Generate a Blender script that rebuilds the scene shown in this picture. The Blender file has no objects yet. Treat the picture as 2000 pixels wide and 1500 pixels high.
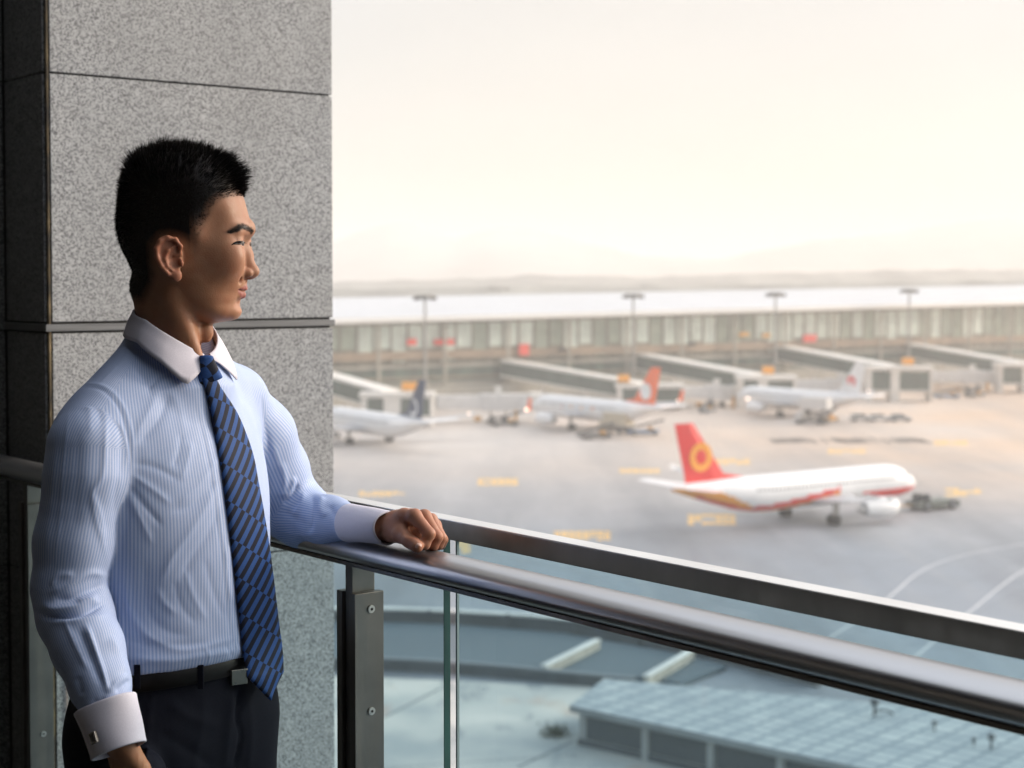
import bpy, bmesh, math, random
import numpy as np
from mathutils import Vector, Matrix, noise
R = math.radians
PI = math.pi
random.seed(7)
rng = np.random.default_rng(11)
sc = bpy.context.scene
col = sc.collection

# ------------------------------------------------------------------ camera
CZ = 28.0                       # the eye, 28 m above the apron
FPX, PITCH, CYP = 3200.0, R(2.2), 668.0
SP, CP = math.sin(PITCH), math.cos(PITCH)
cam_d = bpy.data.cameras.new('camera')
cam = bpy.data.objects.new('camera', cam_d)
col.objects.link(cam)
cam.location = (0, 0, CZ)
cam.rotation_euler = (PI / 2 - PITCH, 0, 0)
cam_d.sensor_width = 36
cam_d.lens = FPX / 2000 * 36
cam_d.shift_y = -(750 - CYP) / 2000
cam_d.clip_start = 0.05
cam_d.clip_end = 30000
cam_d.dof.use_dof = True
cam_d.dof.focus_distance = 2.42
cam_d.dof.aperture_fstop = 6.0
sc.camera = cam

# ------------------------------------------------------------------ light
SUN_AZ, SUN_EL = R(77), R(18)   # azimuth clockwise from the view direction (+Y)
w = bpy.data.worlds.new('World')
sc.world = w
w.use_nodes = True
nt = w.node_tree
nt.nodes.clear()
def wn(t, **k):
    n = nt.nodes.new(t)
    for a, b in k.items():
        setattr(n, a, b)
    return n
out = wn('ShaderNodeOutputWorld')
bg = wn('ShaderNodeBackground')
sky = wn('ShaderNodeTexSky', sky_type='NISHITA', sun_disc=False, sun_elevation=SUN_EL, sun_rotation=SUN_AZ,
         air_density=1.0, dust_density=1.5, ozone_density=1.0, altitude=0)
SKY_STRENGTH = 0.05
bg.inputs['Strength'].default_value = SKY_STRENGTH
nt.links.new(sky.outputs[0], bg.inputs[0])
# a thin bright veil of cloud over the whole sky, brightest round the sun's glow
tc = wn('ShaderNodeTexCoord')
dot = wn('ShaderNodeVectorMath', operation='DOT_PRODUCT')
gaz, gel = R(9), R(4)
dot.inputs[1].default_value = (math.sin(gaz) * math.cos(gel), math.cos(gaz) * math.cos(gel), math.sin(gel))
nt.links.new(tc.outputs['Generated'], dot.inputs[0])
mr = wn('ShaderNodeMapRange', interpolation_type='SMOOTHSTEP')
mr.inputs['From Min'].default_value = 0.90
mr.inputs['From Max'].default_value = 1.0
nt.links.new(dot.outputs['Value'], mr.inputs['Value'])
nz = wn('ShaderNodeTexNoise')
nz.inputs['Scale'].default_value = 2.2
nz.inputs['Detail'].default_value = 6
mp = wn('ShaderNodeMapping')
mp.inputs['Scale'].default_value = (1, 1, 3.5)
nt.links.new(tc.outputs['Generated'], mp.inputs[0])
nt.links.new(mp.outputs[0], nz.inputs['Vector'])
veil = wn('ShaderNodeMix', data_type='RGBA')
veil.inputs[6].default_value = (0.92, 0.93, 0.96, 1)
veil.inputs[7].default_value = (1.13, 1.02, 0.91, 1)
nt.links.new(mr.outputs[0], veil.inputs[0])
vm = wn('ShaderNodeMapRange')
vm.inputs['From Min'].default_value = 0.3
vm.inputs['From Max'].default_value = 0.7
vm.inputs['To Min'].default_value = 0.88
vm.inputs['To Max'].default_value = 1.08
nt.links.new(nz.outputs[0], vm.inputs['Value'])
bg2 = wn('ShaderNodeBackground')
nt.links.new(veil.outputs[2], bg2.inputs[0])
vs = wn('ShaderNodeMath', operation='MULTIPLY')
vs.inputs[1].default_value = 0.60
nt.links.new(vm.outputs[0], vs.inputs[0])
# away from the sun the haze is dimmer
dot4 = wn('ShaderNodeVectorMath', operation='DOT_PRODUCT')
dot4.inputs[1].default_value = (0.55, 0.83, 0.0)
nt.links.new(tc.outputs['Generated'], dot4.inputs[0])
mr4 = wn('ShaderNodeMapRange', interpolation_type='SMOOTHSTEP')
mr4.inputs['From Min'].default_value = -0.7
mr4.inputs['From Max'].default_value = 0.45
mr4.inputs['To Min'].default_value = 0.45
mr4.inputs['To Max'].default_value = 1.0
nt.links.new(dot4.outputs['Value'], mr4.inputs['Value'])
vs2 = wn('ShaderNodeMath', operation='MULTIPLY')
nt.links.new(vs.outputs[0], vs2.inputs[0])
nt.links.new(mr4.outputs[0], vs2.inputs[1])
nt.links.new(vs2.outputs[0], bg2.inputs[1])
add = wn('ShaderNodeAddShader')
nt.links.new(bg.outputs[0], add.inputs[0])
nt.links.new(bg2.outputs[0], add.inputs[1])
# the broad bright patch of haze in front of the low sun, off to the right
dot2 = wn('ShaderNodeVectorMath', operation='DOT_PRODUCT')
dot2.inputs[1].default_value = (math.sin(R(66)) * math.cos(R(22)), math.cos(R(66)) * math.cos(R(22)), math.sin(R(22)))
nt.links.new(tc.outputs['Generated'], dot2.inputs[0])
mr2 = wn('ShaderNodeMapRange', interpolation_type='SMOOTHSTEP')
mr2.inputs['From Min'].default_value = 0.72
mr2.inputs['From Max'].default_value = 1.0
mr2.inputs['To Max'].default_value = 5.2
nt.links.new(dot2.outputs['Value'], mr2.inputs['Value'])
bg3 = wn('ShaderNodeBackground')
bg3.inputs[0].default_value = (1.0, 0.90, 0.80, 1)
nt.links.new(mr2.outputs[0], bg3.inputs[1])
add2 = wn('ShaderNodeAddShader')
nt.links.new(add.outputs[0], add2.inputs[0])
nt.links.new(bg3.outputs[0], add2.inputs[1])
# overhead the veil is thicker and whiter
sx = wn('ShaderNodeSeparateXYZ')
nt.links.new(tc.outputs['Generated'], sx.inputs[0])
mr3 = wn('ShaderNodeMapRange', interpolation_type='SMOOTHSTEP')
mr3.inputs['From Min'].default_value = 0.25
mr3.inputs['From Max'].default_value = 0.8
mr3.inputs['To Max'].default_value = 0.6
nt.links.new(sx.outputs['Z'], mr3.inputs['Value'])
bg4 = wn('ShaderNodeBackground')
bg4.inputs[0].default_value = (0.80, 0.89, 1.0, 1)
nt.links.new(mr3.outputs[0], bg4.inputs[1])
add3 = wn('ShaderNodeAddShader')
nt.links.new(add2.outputs[0], add3.inputs[0])
nt.links.new(bg4.outputs[0], add3.inputs[1])
nt.links.new(add3.outputs[0], out.inputs[0])

sun_d = bpy.data.lights.new('sun', 'SUN')
sun = bpy.data.objects.new('sun', sun_d)
col.objects.link(sun)
sun_d.energy = 1.9
sun_d.angle = R(7)
sun_d.color = (1.0, 0.84, 0.66)
SD = Vector((math.sin(SUN_AZ) * math.cos(SUN_EL), math.cos(SUN_AZ) * math.cos(SUN_EL), math.sin(SUN_EL)))
sun.rotation_euler = (-SD).to_track_quat('-Z', 'Y').to_euler()
sun.location = SD * 60 + Vector((0, 0, CZ))

sc.view_settings.view_transform = 'Standard'
sc.view_settings.look = 'None'
sc.view_settings.gamma = 1
sc.view_settings.exposure = 0.04
sc.cycles.use_denoising = True
sc.cycles.max_bounces = 8
sc.cycles.diffuse_bounces = 4
sc.cycles.transmission_bounces = 8
sc.cycles.transparent_max_bounces = 16
sc.cycles.volume_bounces = 2
sc.cycles.caustics_reflective = False
sc.cycles.caustics_refractive = False

# ------------------------------------------------------------------ placing: a photo point at a distance, or on a plane
def ray(px, py):
    a, b = px - 1000.0, CYP - py
    return Vector((a, FPX * CP + b * SP, -FPX * SP + b * CP))
def P(px, py, Y):
    r = ray(px, py)
    return Vector((0, 0, CZ)) + r * (Y / r.y)
def PZ(px, py, z=0.0):
    r = ray(px, py)
    return Vector((0, 0, CZ)) + r * ((z - CZ) / r.z)
def PP(px, py, n, off):          # on the vertical plane n.p = off
    r = ray(px, py)
    return Vector((0, 0, CZ)) + r * (off / (n[0] * r.x + n[1] * r.y))
def project(v):                  # numpy (N,3) -> photo coordinates
    x, y, z = v[:, 0], v[:, 1], v[:, 2] - CZ
    dep = y * CP - z * SP
    return 1000 + FPX * x / dep, CYP - FPX * (y * SP + z * CP) / dep

# ------------------------------------------------------------------ material helpers
class MT:
    def __init__(s, name, color=(.5, .5, .5), rough=.6, metal=0.0, **k):
        s.m = bpy.data.materials.new(name)
        s.m.use_nodes = True
        s.t = s.m.node_tree
        s.b = s.t.nodes['Principled BSDF']
        s.b.inputs['Base Color'].default_value = (*color, 1)
        s.b.inputs['Roughness'].default_value = rough
        s.b.inputs['Metallic'].default_value = metal
        for a, b in k.items():
            s.b.inputs[a.replace('_', ' ')].default_value = b
        s.L = s.t.links.new
    def n(s, t, ins=None, **k):
        n = s.t.nodes.new(t)
        for a, b in k.items():
            setattr(n, a, b)
        for a, b in (ins or {}).items():
            if isinstance(b, bpy.types.NodeSocket):
                s.L(b, n.inputs[a])
            else:
                n.inputs[a].default_value = b
        return n
    def coord(s, kind='Object'):
        return s.n('ShaderNodeTexCoord').outputs[kind]
    def mapped(s, scale=(1, 1, 1), kind='Object', rot=(0, 0, 0)):
        return s.n('ShaderNodeMapping', {0: s.coord(kind), 'Scale': scale, 'Rotation': rot}).outputs[0]
    def noise(s, scale, detail=4, vec=None, rough=.5, out=0, **k):
        return s.n('ShaderNodeTexNoise', {'Vector': vec or s.coord(), 'Scale': scale, 'Detail': detail, 'Roughness': rough}, **k).outputs[out]
    def ramp(s, fac, stops, interp='LINEAR'):
        n = s.n('ShaderNodeValToRGB', {0: fac})
        n.color_ramp.interpolation = interp
        e = n.color_ramp.elements
        while len(e) < len(stops):
            e.new(.5)
        for q, (p, c) in zip(e, stops):
            q.position = p
            q.color = (*c, 1) if len(c) == 3 else c
        return n.outputs[0]
    def mix(s, fac, a, b, blend='MIX'):
        n = s.n('ShaderNodeMix', data_type='RGBA', blend_type=blend)
        for i, v in ((0, fac), (6, a), (7, b)):
            if isinstance(v, bpy.types.NodeSocket):
                s.L(v, n.inputs[i])
            else:
                n.inputs[i].default_value = v if i == 0 else (*v[:3], 1)
        return n.outputs[2]
    def math(s, op, a, b=0.0, c=0.0):
        return s.n('ShaderNodeMath', {0: a, 1: b, 2: c}, operation=op).outputs[0]
    def rng(s, v, a, b, c=0, d=1, smooth=False):
        return s.n('ShaderNodeMapRange', {'Value': v, 'From Min': a, 'From Max': b, 'To Min': c, 'To Max': d},
                   interpolation_type='SMOOTHSTEP' if smooth else 'LINEAR').outputs[0]
    def color(s, sock):
        s.L(sock, s.b.inputs['Base Color']); return s
    def rough(s, sock):
        s.L(sock, s.b.inputs['Roughness']); return s
    def bump(s, h, strength=.3, dist=.002):
        s.L(s.n('ShaderNodeBump', {'Height': h, 'Strength': strength, 'Distance': dist}).outputs[0], s.b.inputs['Normal']); return s
def plain(name, c, rough=.6, metal=0, var=.12, scale=3.0, **k):
    m = MT(name, c, rough, metal, **k)
    f = m.noise(scale, 5)
    lo = tuple(x * (1 - var) for x in c); hi = tuple(min(1, x * (1 + var)) for x in c)
    m.color(m.ramp(f, [(.3, lo), (.7, hi)]))
    m.rough(m.rng(f, .3, .7, max(0, rough - .06), min(1, rough + .06)))
    return m.m

# ------------------------------------------------------------------ mesh helpers
class MB:
    def __init__(s):
        s.v, s.f, s.mi, s.sm = [], [], [], []
    def add(s, vs, fs, mi=0, smooth=False):
        o = len(s.v)
        s.v += [tuple(q) for q in vs]
        for f in fs:
            s.f.append(tuple(i + o for i in f)); s.mi.append(mi); s.sm.append(smooth)
        return s
    def box(s, c, size, mi=0, M=None):
        x, y, z = (q / 2 for q in size)
        vs = [Vector((a * x, b * y, d * z)) for d in (-1, 1) for b in (-1, 1) for a in (-1, 1)]
        vs = [((M @ q) if M is not None else q) + Vector(c) for q in vs]
        return s.add(vs, [(0, 2, 3, 1), (4, 5, 7, 6), (0, 1, 5, 4), (2, 6, 7, 3), (0, 4, 6, 2), (1, 3, 7, 5)], mi)
    def span(s, a, b, w, h, mi=0):       # a box beam from a to b, w across, h high
        a, b = Vector(a), Vector(b)
        d = b - a; L = d.length; d.normalize()
        side = d.cross(Vector((0, 0, 1)))
        if side.length < 1e-4: side = Vector((1, 0, 0))
        side.normalize(); up = side.cross(d)
        M = Matrix((side, d, up)).transposed()
        return s.box((a + b) / 2, (w, L, h), mi, M)
    def loft(s, rings, mi=0, smooth=True, closed=True, caps=True):
        n = len(rings[0]); vs = [p for r in rings for p in r]; fs = []
        for i in range(len(rings) - 1):
            for j in range(n if closed else n - 1):
                a, b = i * n + j, i * n + (j + 1) % n
                fs.append((a, b, b + n, a + n))
        s.add(vs, fs, mi, smooth)
        if caps and closed:
            s.add(rings[0], [tuple(range(n))[::-1]], mi)
            s.add(rings[-1], [tuple(range(n))], mi)
        return s
    def tube(s, pts, rad, seg=12, mi=0, smooth=True, caps=True):
        pts = [Vector(p) for p in pts]
        if not hasattr(rad, '__len__'): rad = [rad] * len(pts)
        rings = []; prev = None
        for i, p in enumerate(pts):
            t = (pts[min(i + 1, len(pts) - 1)] - pts[max(i - 1, 0)]).normalized()
            if prev is None:
                u = t.cross(Vector((0, 0, 1)))
                if u.length < .01: u = t.cross(Vector((1, 0, 0)))
            else:
                u = prev - t * prev.dot(t)
            u.normalize(); prev = u; v = t.cross(u)
            rings.append([p + (u * math.cos(a) + v * math.sin(a)) * rad[i] for a in (2 * PI * k / seg for k in range(seg))])
        return s.loft(rings, mi, smooth, True, caps)
    def prism(s, poly, axis, mi=0):      # polygon (list of Vectors) pushed along axis
        n = len(poly); ax = Vector(axis)
        vs = [Vector(p) for p in poly] + [Vector(p) + ax for p in poly]
        return s.add(vs, [tuple(range(n))[::-1], tuple(range(n, 2 * n))] + [(i, (i + 1) % n, (i + 1) % n + n, i + n) for i in range(n)], mi)
    def build(s, name, mats, parent=None, loc=None, bevel=0):
        me = bpy.data.meshes.new(name)
        me.from_pydata(s.v, [], s.f)
        for m in (mats if isinstance(mats, (list, tuple)) else [mats]):
            me.materials.append(m)
        me.polygons.foreach_set('material_index', s.mi)
        me.polygons.foreach_set('use_smooth', s.sm)
        bm = bmesh.new(); bm.from_mesh(me)
        bmesh.ops.recalc_face_normals(bm, faces=bm.faces)
        bm.to_mesh(me); bm.free(); me.update()
        o = bpy.data.objects.new(name, me)
        col.objects.link(o)
        if parent is not None: o.parent = parent
        if loc is not None: o.location = loc
        if bevel:
            b = o.modifiers.new('bevel', 'BEVEL'); b.width = bevel; b.segments = 2; b.limit_method = 'ANGLE'
        return o
def tag(o, label=None, cat=None, group=None, kind=None):
    if label: o['label'] = label
    if cat: o['category'] = cat
    if group: o['group'] = group
    if kind: o['kind'] = kind
    return o
def thing(name, label, cat, loc=(0, 0, 0), rz=0, group=None):
    o = bpy.data.objects.new(name, None)
    o.empty_display_size = .2
    col.objects.link(o)
    o.location = loc; o.rotation_euler = (0, 0, rz)
    return tag(o, label, cat, group)
def children(o):
    return [c for c in list(bpy.data.objects) if c.parent == o]
def copy_tree(o, parent=None, kids=None):
    c = o.copy(); col.objects.link(c); c.parent = parent
    for ch in children(o):
        copy_tree(ch, c)
    return c
# ------------------------------------------------------------------ the balcony: d runs along the rail (away), nn points out over the apron
D = Vector((-2550, FPX * CP + (CYP - 545) * SP, 0)).normalized()
NN = Vector((D.y, -D.x, 0))
def B(n, d, z):                  # balcony coordinates; z relative to the eye
    return NN * n + D * d + Vector((0, 0, CZ + z))
FLOOR = -1.60
RAIL_TOP = -0.40
b_front = NN.dot(PZ(1000, 1112, CZ + RAIL_TOP))
b_flat = 1.50
pl = ray(93, 545); pl = pl * (1.475 / NN.dot(pl)); PD = D.dot(pl)     # pillar front plane, seen left corner
pr = ray(650, 545); pr = pr * (PD / D.dot(pr)); PN1 = NN.dot(pr)
PN0 = 1.475
def granite(name, dark, mid, light, big=1.0):
    m = MT(name, rough=.62)
    c = m.coord()
    v = m.n('ShaderNodeTexVoronoi', {'Vector': c, 'Scale': 330 * big, 'Randomness': 1.0}, feature='F1')
    g = m.n('ShaderNodeSeparateColor', {0: v.outputs['Color']}).outputs[0]
    n1 = m.noise(230 * big, 4, c, .65)
    n2 = m.noise(12, 3, c)
    n3 = m.noise(1.8, 2, c)
    f = m.math('ADD', m.math('MULTIPLY', g, .42), m.math('MULTIPLY', n1, .62))
    base = m.ramp(f, [(.33, dark), (.43, tuple(a * .55 + b * .45 for a, b in zip(dark, mid))), (.52, mid), (.66, light)])
    base = m.mix(m.rng(n2, .35, .7, 0, .22), base, tuple(x * .8 for x in mid))
    base = m.mix(m.rng(n3, .4, .65, 0, .16), base, (mid[0] * 1.02, mid[1] * .9, mid[2] * .74))
    oi = m.n('ShaderNodeObjectInfo').outputs['Random']
    st_ = m.noise(3.0, 5, m.mapped((1.4, 1.4, .35)), .6)
    base = m.mix(m.rng(st_, .50, .72, 0, .20), base, tuple(x * .62 for x in mid))
    base = m.mix(m.rng(oi, 0, 1, 0, .12), base, tuple(x * .72 for x in mid))
    m.color(base)
    m.bump(n1, .25, .001)
    return m.m
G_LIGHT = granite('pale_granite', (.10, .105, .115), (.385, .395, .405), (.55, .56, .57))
G_SHADED = granite('shaded_side_granite', (.05, .05, .052), (.20, .205, .21), (.33, .33, .33))  # darker copy of the pale granite; the unlit side's shade is in its colour
G_DARK = granite('dark_granite', (.02, .02, .02), (.075, .075, .07), (.17, .17, .16))  # darker stone of the recessed wall
M_JOINT = plain('dark_joint', (.03, .028, .025), .9)  # dark filling between the slabs
m = MT('band_metal', (.20, .20, .20), .45, .5)
m.color(m.ramp(m.noise(6, 4, m.mapped((1, 1, 30))), [(.3, (.16, .16, .16)), (.7, (.24, .24, .24))]))
M_BAND = m.m
m = MT('edge_sealant', (.30, .24, .13), .8)
m.color(m.ramp(m.noise(14, 5), [(.42, (.03, .025, .02)), (.55, (.10, .075, .04)), (.75, (.30, .23, .13))])); M_SEAL = m.m

pil = thing('granite_pillar', 'pale speckled granite pillar behind the man, with a dark metal band round it', 'pillar', B((PN0 + PN1) / 2, PD + .4, -9))
org = Vector(pil.location)
def zj(px, py): return PP(px, py, D, PD).z - CZ
z1, zb, zt, z2 = zj(93, 141), zj(100, 650), zj(100, 631), zj(545, 1077)
hgt = z1 - zt
levels = [(-8.6, z2 - 3 * .575), (z2 - 3 * .575, z2 - 2 * .575), (z2 - 2 * .575, z2 - .575), (z2 - .575, z2), (z2, zb), (zt, z1), (z1, z1 + .58), (z1 + .58, 2.2)]
SIDE = .23                        # depth of the left face before the recessed wall
for lo, hi in levels:
    g = .0022
    # slab cladding: one block per course, the left face is a slab of its own
    q = MB()
    a, b2 = lo + g, hi - g
    q.prism([B(PN0 + .010, PD, a) - org, B(PN1, PD, a) - org, B(PN1, PD + .8, a) - org, B(PN0 + .010, PD + .8, a) - org], (0, 0, b2 - a))
    q.build('stone_course', G_LIGHT, pil, bevel=.0015)
    s_ = MB()
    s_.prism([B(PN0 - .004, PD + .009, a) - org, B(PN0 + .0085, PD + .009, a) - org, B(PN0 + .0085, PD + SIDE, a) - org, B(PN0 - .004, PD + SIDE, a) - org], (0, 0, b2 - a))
    s_.build('side_slab', G_SHADED, pil, bevel=.001)
q = MB()
q.prism([B(PN0 + .004, PD + .006, -8.6) - org, B(PN1 - .006, PD + .006, -8.6) - org, B(PN1 - .006, PD + .79, -8.6) - org, B(PN0 + .004, PD + .79, -8.6) - org], (0, 0, 10.8))
q.build('joint_core', M_JOINT, pil)
q = MB()
q.prism([B(PN0 - .007, PD - .004, zb + .003) - org, B(PN1 + .004, PD - .004, zb + .003) - org, B(PN1 + .004, PD + .79, zb + .003) - org, B(PN0 - .007, PD + .79, zb + .003) - org], (0, 0, zt - zb - .006))
q.build('metal_band', M_BAND, pil, bevel=.001)
q = MB()
q.tube([B(PN0 + .0035, PD + .003, -3) - org, B(PN0 + .0035, PD + .003, 2.1) - org], .004, 6)
q.build('corner_sealant', M_SEAL, pil)

# recessed dark wall left of the pillar
WD = PD + SIDE
wall = thing('granite_wall', 'dark recessed granite wall at the left edge behind the railing', 'wall', B(0, WD, FLOOR))
org = Vector(wall.location)
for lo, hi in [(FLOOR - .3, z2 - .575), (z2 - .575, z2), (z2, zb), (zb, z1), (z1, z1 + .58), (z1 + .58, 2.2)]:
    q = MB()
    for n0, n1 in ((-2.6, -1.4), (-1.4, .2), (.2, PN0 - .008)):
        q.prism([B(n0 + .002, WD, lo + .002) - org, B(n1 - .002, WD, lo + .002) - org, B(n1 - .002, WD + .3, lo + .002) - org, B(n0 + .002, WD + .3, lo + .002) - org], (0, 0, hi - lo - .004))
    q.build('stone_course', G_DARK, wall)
q = MB()
q.prism([B(-2.6, WD + .006, FLOOR - .3) - org, B(PN0 - .012, WD + .006, FLOOR - .3) - org, B(PN0 - .012, WD + .28, FLOOR - .3) - org, B(-2.6, WD + .28, FLOOR - .3) - org], (0, 0, 3.9))
q.build('joint_core', M_JOINT, wall)

# floor, ceiling and inner wall of the balcony
m = MT('floor_tile', (.3, .3, .29), .5)
br = m.n('ShaderNodeTexBrick', {'Vector': m.coord(), 'Scale': 1.0, 'Color1': (.045, .043, .041, 1), 'Color2': (.036, .035, .033, 1), 'Mortar': (.02, .02, .02, 1), 'Mortar Size': .004, 'Brick Width': .6, 'Row Height': .6}, offset=0.0)
m.color(m.mix(m.rng(m.noise(90, 3), .35, .7, 0, .5), br.outputs[0], (.06, .06, .06))); M_TILE = m.m
fl = MB().prism([B(-2.6, -5, FLOOR - .3), B(1.75, -5, FLOOR - .3), B(1.75, WD + .3, FLOOR - .3), B(-2.6, WD + .3, FLOOR - .3)], (0, 0, .3)).build('floor', M_TILE)
tag(fl, kind='structure')
M_CEIL = plain('ceiling_paint', (.07, .07, .07), .8)
ce = MB().prism([B(-2.6, -5, 1.75), B(0.80, -5, 1.75), B(0.80, WD + .3, 1.75), B(-2.6, WD + .3, 1.75)], (0, 0, .5)).build('ceiling', M_CEIL)
tag(ce, kind='structure')
for o_ in (pil, wall): o_['kind'] = 'thing'
iw = thing('inner_wall', 'plain grey inner wall of the balcony behind the camera', 'wall', B(-2.6, 0, FLOOR))
MB().prism([B(-2.6, -5, FLOOR) - iw.location, B(-2.3, -5, FLOOR) - iw.location, B(-2.3, WD, FLOOR) - iw.location, B(-2.6, WD, FLOOR) - iw.location], (0, 0, 3.35)).build('wall_face', plain('inner_paint', (.06, .059, .058), .8), iw)

iw['kind'] = 'thing'
ew = thing('added_shade_wall', 'plain grey wall added unseen behind the camera to shade the man', 'wall', B(0, -1.7, FLOOR)); ew['kind'] = 'thing'  # unseen wall added to keep light from behind the camera off the man
MB().prism([B(-2.3, -1.7, FLOOR) - ew.location, B(1.28, -1.7, FLOOR) - ew.location, B(1.28, -1.9, FLOOR) - ew.location, B(-2.3, -1.9, FLOOR) - ew.location], (0, 0, 3.35)).build('wall_face', bpy.data.materials['inner_paint'], ew)
# ------------------------------------------------------------------ railing
m = MT('brushed_steel', (.30, .285, .26), .34, 1.0)
n_ = m.noise(22, 3, m.mapped((.6, .6, .6)))
m.color(m.ramp(n_, [(.3, (.17, .163, .148)), (.7, (.225, .215, .195))]))
m.rough(m.rng(m.noise(60, 4, m.mapped((1, 1, .05))), .3, .7, .30, .46))
M_STEEL = m.m
m = MT('tube_steel', (.56, .555, .56), .33, 1.0)
m.rough(m.rng(m.noise(9, 4), .3, .7, .31, .35)); M_TUBE = m.m
M_BOLT = plain('bolt_steel', (.55, .54, .50), .35, 1.0, .1, 30)
M_HOLE = plain('bolt_socket', (.01, .01, .01), .8)
rail = thing('balcony_railing', 'steel and glass balcony railing with a fat tube handrail the man leans on', 'railing', B(b_front, 1.2, FLOOR))
ro = Vector(rail.location)
RW, RH = .041, .0205              # half width and half height of the handrail's oval
rc = RAIL_TOP - RH
D0, D1 = -3.2, WD - .002
ring = []
for k in range(40):
    a = 2 * PI * k / 40
    ca, sa = math.cos(a), math.sin(a)
    ring.append((RW * math.copysign(abs(ca) ** 1.0, ca), RH * math.copysign(abs(sa) ** 1.0, sa)))
q = MB()
def oval(dd): return [B(b_front + x, dd, rc + z) - ro for x, z in ring]
q.loft([oval(D0 + (D1 - D0) * i / 24) for i in range(25)])
q.build('handrail', M_TUBE, rail)
q = MB()   # the thin lip under the tube
q.prism([B(b_front - .026, D0, rc - RH - .003) - ro, B(b_front + .026, D0, rc - RH - .003) - ro, B(b_front + .026, D1, rc - RH - .003) - ro, B(b_front - .026, D1, rc - RH - .003) - ro], (0, 0, .006))
q.build('handrail_lip', M_STEEL, rail)
# outer flat bar
ft = PP(1000, 1042, NN, b_flat).z - CZ
fbm = PP(1000, 1080, NN, b_flat).z - CZ
q = MB()
q.prism([B(b_flat, D0, fbm) - ro, B(b_flat + .036, D0, fbm) - ro, B(b_flat + .036, PD - .001, fbm) - ro, B(b_flat, PD - .001, fbm) - ro], (0, 0, ft - fbm))
q.build('flat_rail', M_STEEL, rail, bevel=.0012)
MB().prism([B(b_flat + .0015, D0, ft + .0002) - ro, B(b_flat + .0345, D0, ft + .0002) - ro, B(b_flat + .0345, PD - .002, ft + .0002) - ro, B(b_flat + .0015, PD - .002, ft + .0002) - ro], (0, 0, .0012)).build('sky_lit_top', plain('sky_bright_metal', (.82, .81, .79), .42, .85, .03, 8), rail)  # added bright strip; sky reflection on the bar top is in its colour
# posts: three upright plates each
def post(dd):
    def plate(nm, d0, d1, n0, n1, z0, z1, bev=.001):
        MB().prism([B(n0, d0, z0) - ro, B(n1, d0, z0) - ro, B(n1, d1, z0) - ro, B(n0, d1, z0) - ro], (0, 0, z1 - z0)).build(nm, M_STEEL, rail, bevel=bev)
    base = FLOOR
    zc = -.486
    plate('clamp_plate', dd - .026, dd - .011, b_front - .026, b_front + .028, base, zc)
    plate('clamp_plate', dd + .011, dd + .026, b_front - .026, b_front + .028, base, zc)
    plate('post_blade', dd - .0098, dd + .0098, b_front - .020, b_front + .022, base + .01, rc - RH - .003)
    plate('glass_arm', dd - .012, dd + .012, b_front + .03, b_flat - .004, -1.35, -1.30)
    plate('foot_plate', dd - .06, dd + .06, b_front - .06, b_front + .06, base, base + .012)
    for zz in (-.512, -.672, -.99, -1.25):
        c = B(b_front + .004, dd - .026, zz) - ro
        b_ = MB()
        b_.tube([c, c - D * .0022], .0062, 16); b_.tube([c - D * .0022, c - D * .0026], .0050, 16)
        bo = b_.build('bolt', M_BOLT, rail)
        MB().tube([c - D * .0026, c - D * .0030], .0024, 6, caps=True).build('socket', M_HOLE, bo)
p_ = ray(700, 545); p_ = p_ * (b_front / NN.dot(p_)); dpost = D.dot(p_)
p_ = ray(62, 545); p_ = p_ * (b_front / NN.dot(p_)); dleft = D.dot(p_)
for dd in (dpost, dleft, dpost - (dleft - dpost), dpost - 2 * (dleft - dpost), dpost - 3 * (dleft - dpost)):
    post(dd)
# glass
m = MT('rail_glass', (.80, .93, .90), .0, 0, Transmission_Weight=1.0, IOR=1.45)
m.b.inputs['Base Color'].default_value = (.84, .945, .925, 1)
gl = m.b
lw = m.t.nodes.new('ShaderNodeBsdfTransparent'); lw.inputs[0].default_value = (.62, .785, .835, 1)
gloss = m.t.nodes.new('ShaderNodeBsdfGlossy'); gloss.inputs['Roughness'].default_value = .02
fr = m.t.nodes.new('ShaderNodeFresnel'); fr.inputs[0].default_value = 1.45
mx = m.t.nodes.new('ShaderNodeMixShader')
m.L(fr.outputs[0], mx.inputs[0]); m.L(lw.outputs[0], mx.inputs[1]); m.L(gloss.outputs[0], mx.inputs[2])
m.L(mx.outputs[0], m.t.nodes['Material Output'].inputs[0])
M_GLASS = m.m
m = MT('glass_edge', (.012, .055, .05), .12)
m.color(m.ramp(m.noise(30, 3, m.mapped((1, 1, .2))), [(.3, (.01, .045, .04)), (.7, (.02, .09, .08))])); M_GEDGE = m.m
m = MT('glass_edge_pale', (.42, .47, .46), .2)
M_GEDGE2 = m.m
bg_ = b_flat + .012
p_ = ray(866, 545); p_ = p_ * (bg_ / NN.dot(p_)); g1 = D.dot(p_)
p_ = ray(889, 545); p_ = p_ * (bg_ / NN.dot(p_)); g2 = D.dot(p_)
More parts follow.
